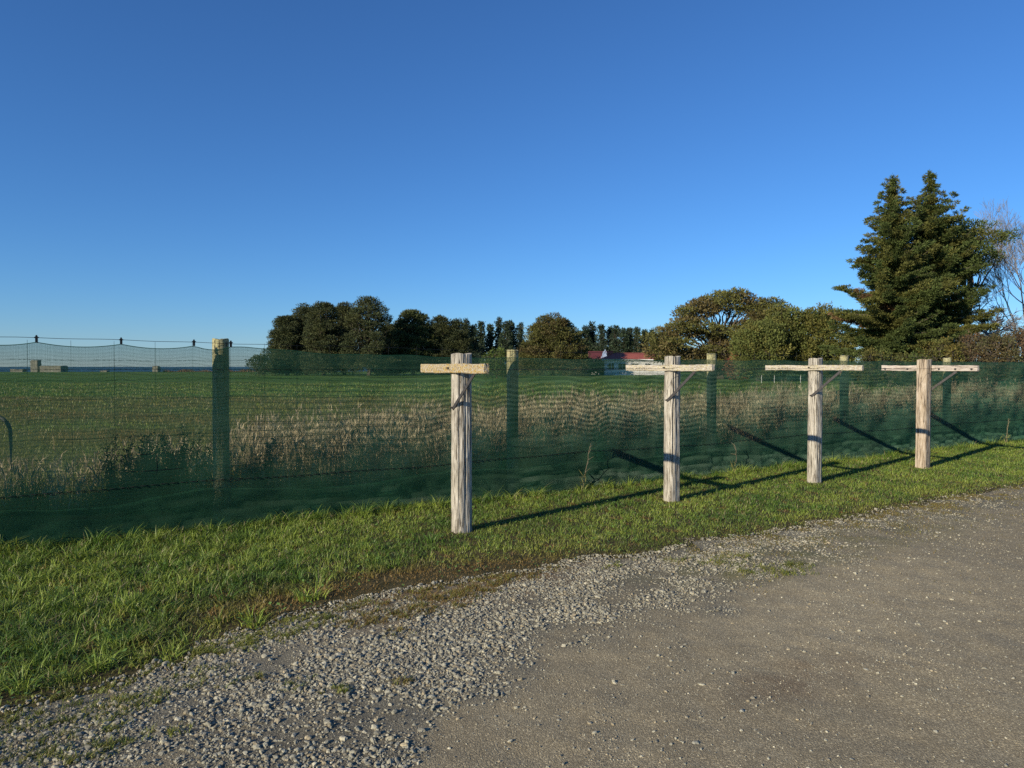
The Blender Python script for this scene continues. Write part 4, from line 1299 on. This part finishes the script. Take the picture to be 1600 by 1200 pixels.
for px, yt, wpx, colr, lab in [(613, 503, 22, PINE * .9, 'low dark pine filling the dip between tallest pine and spiky cypress'), (645, 479, 43, PINE * np.array([1.15, 1.15, .95]), 'dense bushy cypress with spiky top right of the left pine clump'), (688, 491, 26, PINE * .9, 'dark pine right of the spiky topped cypress'), (714, 495, 20, PINE * .85, 'slim dark pine at the start of the far pine row')]:
    H = EYE + (573 - yt) * kp
    pads = dome_pads(H, wpx * kp, 150 if wpx > 30 else 76, 1.2, .62, .12, wpx * kp * .8, 1.7, inner=.5)
    pads_tree('cypress_tree' if wpx > 30 else 'pine_tree', at(px, Zp + 4), lab, H, pads, colr, colr * np.array([1.25, 1.15, 1.0]), .35, .30, 300, None, 'tree', .4, .3, .7, .5, .35, trunk_top=.75, core=[(0, 0, H * .46, wpx * kp * .75, wpx * kp * .6, H * .40, 4200)])
# bush left of the pines, reaching over the shore
Hb = EYE + (573 - 553) * kp
pads_tree('shore_bush', at(412, Zp - 5), 'low dark bush at the seaward foot of the left pines', Hb, dome_pads(Hb, 20 * kp, 26, .9, .7, .4, 1.6, 2.4), PINE * 1.1, PINE, .4, .36, 90, None, 'bush', .12, .2)

# far row of tall pines with sky between the stems
far = [(727, 500), (741, 505), (752, 501), (765, 504), (778, 498), (789, 503), (798, 499), (812, 505), (906, 515), (917, 511), (927, 504), (940, 507), (951, 512), (962, 510), (973, 514), (984, 511), (995, 513), (1006, 516), (1017, 513)]
names = ['first', 'second', 'third', 'fourth', 'fifth', 'sixth', 'seventh', 'eighth', 'ninth', 'tenth', 'eleventh', 'twelfth', 'thirteenth', 'fourteenth', 'fifteenth', 'sixteenth', 'seventeenth', 'eighteenth', 'nineteenth']
for q, (px, yt) in enumerate(far):
    Zf = 205 + rng.uniform(-9, 9); kf = Zf / F; px = px + rng.uniform(-2.5, 2.5); H = EYE + (573 - yt - rng.uniform(-2.5, 2.5)) * kf
    pads = []
    npad = 36; wv = rng.uniform(.55, 1.3, 12)
    for a_ in range(npad):
        f = .30 + .68 * (a_ + rng.random()) / npad
        rch = ((1.0 - (f - .3) / .72) ** .8 * 2.3 + .2) * wv[int(f * 9)]
        az = rng.uniform(0, 6.28); rr = rch * rng.uniform(.1, 1)
        s_ = rng.uniform(.7, 1.6) * (1.3 - .8 * f)
        pads.append((rr * math.cos(az), rr * math.sin(az), H * f - .2, s_, s_, s_ * .62))
    side = 'left of round brown cypress' if px < 850 else 'behind red roofed house'
    idx = q + 1 if px < 850 else q - 7
    pads_tree('far_pine', at(px, Zf), f'slim dark pine, {names[idx - 1]} from left in far row {side}', H, pads, FAR, FAR * np.array([1.1, 1.15, 1.0]), .55, .36, 150, 'far row of slim pines', 'tree', .22, .5, .7, .3, .3, trunk_top=.97)
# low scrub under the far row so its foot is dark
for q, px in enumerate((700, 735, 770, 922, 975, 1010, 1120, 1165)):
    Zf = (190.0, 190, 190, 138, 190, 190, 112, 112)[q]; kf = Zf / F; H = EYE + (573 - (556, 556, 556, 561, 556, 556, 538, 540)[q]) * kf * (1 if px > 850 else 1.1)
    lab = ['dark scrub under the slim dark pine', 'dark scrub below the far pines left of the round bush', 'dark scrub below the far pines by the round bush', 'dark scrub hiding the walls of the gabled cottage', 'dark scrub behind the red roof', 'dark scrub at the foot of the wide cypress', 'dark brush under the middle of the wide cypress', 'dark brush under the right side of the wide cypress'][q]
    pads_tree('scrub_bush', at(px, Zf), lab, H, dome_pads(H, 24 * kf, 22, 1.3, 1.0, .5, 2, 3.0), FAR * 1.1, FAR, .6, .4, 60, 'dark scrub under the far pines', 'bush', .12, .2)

# round brownish cypress in the middle
Zr = 128.0; kr = Zr / F; H = EYE + (573 - 491) * kr
pads = dome_pads(H, 50 * kr, 150, 1.3, .7, .14, 4.5, 1.8, inner=.4)
pads_tree('cypress_tree', at(864, Zr), 'broad round brown tinged cypress standing alone in the middle left of the house', H, pads, MAC * .80, MAC_B * .75, .36, .34, 230, None, 'tree', .45, .25, .6, .2, .35, trunk_top=.6, twiggy=2, core=[(0, 0, H * .45, 4.2, 3.4, H * .38, 4000)])
# clipped round bush, rusty hedge
Zb = 100.0; kb = Zb / F; H = EYE + (573 - 544) * kb
pads_tree('round_bush', at(776, Zb), 'round bright green bush between the nearest timber post and fence post', H, dome_pads(H, 23 * kb, 40, .7, .6, .3, 1.9, 2.2), np.array([.10, .14, .03]), np.array([.085, .12, .03]), .26, .4, 190, None, 'bush', .1, .2)
H = EYE + (573 - 549) * Zm / F
pads_tree('rusty_hedge', at(1152, 84), 'rust red leaved hedge under the wide cypress', H * .92, dome_pads(H * .92, 15 * 84 / F, 22, .5, .45, .5, .8, 3.0), np.array([.26, .10, .05]), np.array([.22, .085, .05]), .22, .4, 260, None, 'hedge', .06, .2)

# ------------------------------------------------------------------ houses
Zh = 136.0; kh = Zh / F
hx = lambda px: (px - 800) * kh
x0, x1 = hx(944), hx(1046)
house = thing('white_house', ((x0 + x1) / 2, Zh + 4, 0), 'white weatherboard house with low red hipped roof across the field', 'house')
wx = (x1 - x0) / 2
HB = EYE + (573 - 561.5) * kh; HR = EYE + (573 - 550.5) * kh
g = Geo().box((-wx, -4, -.2), (wx, 4, HB)); g.build('wall', M['white_wall'], house)
e_ = .45
g = Geo()
ex, ey = wx + e_, 4 + e_
V = [(-ex, -ey, HB), (ex, -ey, HB), (ex, ey, HB), (-ex, ey, HB), (-ex + 3.2, 0, HR), (ex - 3.2, 0, HR)]
g.add(V, [[0, 1, 5, 4], [2, 3, 4, 5]]); g.add(V, [[1, 2, 5], [3, 0, 4]]); g.add([(x_, y_, z_ - .004) for x_, y_, z_ in V[:4]], [[3, 2, 1, 0]])
roof = g.build('roof', M['red_roof'], house)
Geo().box((-ex, -ey - .03, HB - .18), (ex, -ey, HB + .02)).build('fascia', M['white_paint'], house)
g = Geo().box((-.55, -.4, 0), (.55, .4, 1.5)).box((-.62, -.47, 1.5), (.62, .47, 1.62)); ch = g.build('chimney', M['brick'], roof); ch.location = (hx(957) - (x0 + x1) / 2, -.4, HR - 1.25)
for px, w_ in [(955, 1.0), (972, 1.4), (992, 1.4), (1012, 1.0)]:
    g = Geo(); xx = hx(px) - (x0 + x1) / 2
    for a0, a1 in (((-w_ / 2 - .08, -4.06, 1.0), (w_ / 2 + .08, -4.0, 1.08)), ((-w_ / 2 - .08, -4.06, 2.2), (w_ / 2 + .08, -4.0, 2.28)), ((-w_ / 2 - .08, -4.06, 1.08), (-w_ / 2, -4.0, 2.2)), ((w_ / 2, -4.06, 1.08), (w_ / 2 + .08, -4.0, 2.2)), ((-.03, -4.05, 1.08), (.03, -4.0, 2.2))):
        g.box(a0, a1)
    wn = g.build('window', M['white_paint'], house); wn.location = (xx, 0, 0)
    Geo().box((-w_ / 2, -4.02, 1.08), (w_ / 2, -4.0, 2.2)).build('pane', M['glass'], wn)
# low lean-to on the right of the house
x2 = hx(1064)
g = Geo().box((wx + .02, -3.4, -.2), (wx + (x2 - x1), 3, HB - .5)); g.build('annex_wall', M['white_wall'], house)
g = Geo().box((wx + .47, -3.8, HB - .5), (wx + (x2 - x1) + .3, 3.3, HB - .32)); g.build('annex_roof', M['white_paint'], house)

Zg = 148.0; kg = Zg / F; gx = lambda px: (px - 800) * kg
cx = gx(936)
cot = thing('gabled_cottage', (cx, Zg + 4, 0), 'cottage with shade darkened red roof and pale blue trimmed gable behind the white house', 'house')
he = EYE + (573 - 561) * kg; hr = EYE + (573 - 548) * kg
wl = gx(925) - cx; wr = gx(951) - cx
Geo().box((wl, -2.5, -.2), (wr, 3, he)).build('wall', M['white_wall'], cot)
g = Geo(); V = [(wl - .3, -2.9, he - .1), (wr + .3, -2.9, he - .1), (wr + .3, .25, hr), (wl - .3, .25, hr), (wr + .3, 3.4, he - .1), (wl - .3, 3.4, he - .1)]
g.add(V, [[0, 1, 2, 3], [3, 2, 4, 5]]); g.add(V, [[0, 3, 5], [1, 4, 2]]); g.build('roof', M['shaded_red_roof'], cot)
gc_ = gx(946) - cx; hwid = .8
g = Geo(); V = [(gc_ - hwid, -3.2, he - .15), (gc_ + hwid, -3.2, he - .15), (gc_, -3.2, hr - .1), (gc_ - hwid, 0, he - .15), (gc_ + hwid, 0, he - .15), (gc_, 0, hr - .1)]
g.add(V, [[0, 1, 2], [5, 4, 3]]); g.add([(x_ * 1.0, y_, z_) for x_, y_, z_ in V], [[1, 4, 5, 2], [0, 2, 5, 3]]); g.box((gc_ - hwid, -3.2, -.2), (gc_ + hwid, -2.5, he - .16)); g.build('gable', M['blue_trim'], cot)
g = Geo()
for sgn in (-1, 1):
    a_ = np.array([gc_ + sgn * (hwid + .25), -3.25, he - .4]); c_ = np.array([gc_, -3.25, hr + .08]); up_ = np.array([0, 0, .28]); dp = np.array([0, -.06, 0])
    V8 = [a_, c_, c_ + up_, a_ + up_, a_ + dp, c_ + dp, c_ + up_ + dp, a_ + up_ + dp]
    g.add(V8, [[0, 1, 2, 3], [7, 6, 5, 4], [0, 4, 5, 1], [1, 5, 6, 2], [2, 6, 7, 3], [3, 7, 4, 0]])
g.build('bargeboard', M['blue_trim'], cot)
# small shed roof seen behind the round bush
sx = at(800, 150); shed = thing('red_shed', tuple(sx), 'small shed with faded red roof behind the round bush', 'shed')
Geo().box((-1.5, -1.2, -.2), (1.5, 1.2, 3.0)).build('wall', M['white_wall'], shed)
g = Geo(); V = [(-1.8, -1.5, 3.01), (1.8, -1.5, 3.01), (1.8, 0, 3.95), (-1.8, 0, 3.95), (1.8, 1.5, 3.01), (-1.8, 1.5, 3.01)]
g.add(V, [[0, 1, 2, 3], [3, 2, 4, 5]]); g.add(V, [[0, 3, 5], [1, 4, 2]]); g.build('roof', M['brick'], shed)
# pale flowering bush by the house
H = 2.0
pads_tree('pale_bush', at(907, 128), 'small pale grey leaved bush left of the white house', H, dome_pads(H, 1.0, 14, .45, .4, .3), np.array([.42, .40, .36]), np.array([.3, .3, .24]), .22, .4, 170, None, 'bush', .05, .2)

# ------------------------------------------------------------------ small things out on the field and by the sea
for px, y, lab in [(1210, 592, 'white marker stake in the field, left one beyond the third timber post'), (1251, 594, 'white marker stake in the field, right one beyond the third timber post'), (1190, 590, 'short white marker stake in the field left of the other two')]:
    Zs_ = 70.0; p_ = at(px, Zs_)
    o = Geo().tube([(0, 0, -.1), (0, 0, .70), (0.01, 0, .76)], [.035, .03, .02], 6).build('marker_stake', M['white_paint']); o.location = tuple(p_)
    tag(o, lab, 'stake', 'white stakes in the field')


def rubble(px0, px1, y0, y1, Z, dep, seed, chip=.12):
    import bmesh
    r = np.random.default_rng(seed)
    k = Z / F; w_ = (px1 - px0) * k / 2; h_ = EYE + (573 - y0) * k
    bm = bmesh.new(); bmesh.ops.create_cube(bm, size=1.0)
    for v_ in bm.verts: v_.co = Vector((v_.co.x * 2 * w_, v_.co.y * dep, (v_.co.z + .5) * (h_ + .3) - .3))
    bmesh.ops.bevel(bm, geom=bm.edges[:], offset=min(.12, h_ * .12), segments=2, affect='EDGES')
    bmesh.ops.subdivide_edges(bm, edges=bm.edges[:], cuts=2, use_grid_fill=True)
    for v_ in bm.verts: v_.co += Vector(r.normal(0, chip * .4, 3))
    me = bpy.data.meshes.new('concrete_block'); bm.to_mesh(me); bm.free(); me.materials.append(M['concrete'])
    return me, at((px0 + px1) / 2, Z)


for px0, px1, y0, dep, nm, lab in [(51, 62, 563, 1.8, 'concrete_pillar', 'upright weathered concrete pillar at the far edge of the field'), (68, 101, 571.5, 3.5, 'concrete_block', 'long low concrete block beside the concrete pillar by the sea'),
                                   (19, 39, 577, 2, 'concrete_block', 'low broken slab at the far left edge of the field'), (240, 249, 572, 1.6, 'concrete_block', 'squarish concrete block on the shore, alone between slab and fence post'),
                                   (158, 169, 579, 1.5, 'concrete_block', 'tiny low concrete lump in the middle of the shore line')]:
    me, p_ = rubble(px0, px1, y0, 581, 214, dep, int(px0), .10)
    o = bpy.data.objects.new(nm, me); COL.objects.link(o); o.location = tuple(p_); tag(o, lab, 'concrete block', 'old concrete blocks by the sea')
# driftwood / dead reeds along the shore
gr_ = Geo(); n = 5000
xx = rng.uniform(255, 410, n); Zq = 216 + rng.uniform(-1.5, 2, n); bp = np.stack([(xx - 800) / F * Zq, Zq, 0 * xx], -1)
c = np.array([.26, .17, .11]) * rng.uniform(.6, 1.3, (n, 1))
blades(gr_, bp, rng.uniform(.3, 1.0, n) * np.clip(.7 + .4 * np.sin(xx * .2) + .3 * np.sin(xx * .07), .2, 1.2), rng.uniform(.06, .14, n), rng.uniform(.3, 1.2, n), rng.uniform(0, 6.28, n), c * .9, c * 1.1)
tag(gr_.build('shore_reeds', M['straw']), 'reddish dead reeds along the shore at the far edge of the field', 'reeds', kind='stuff')
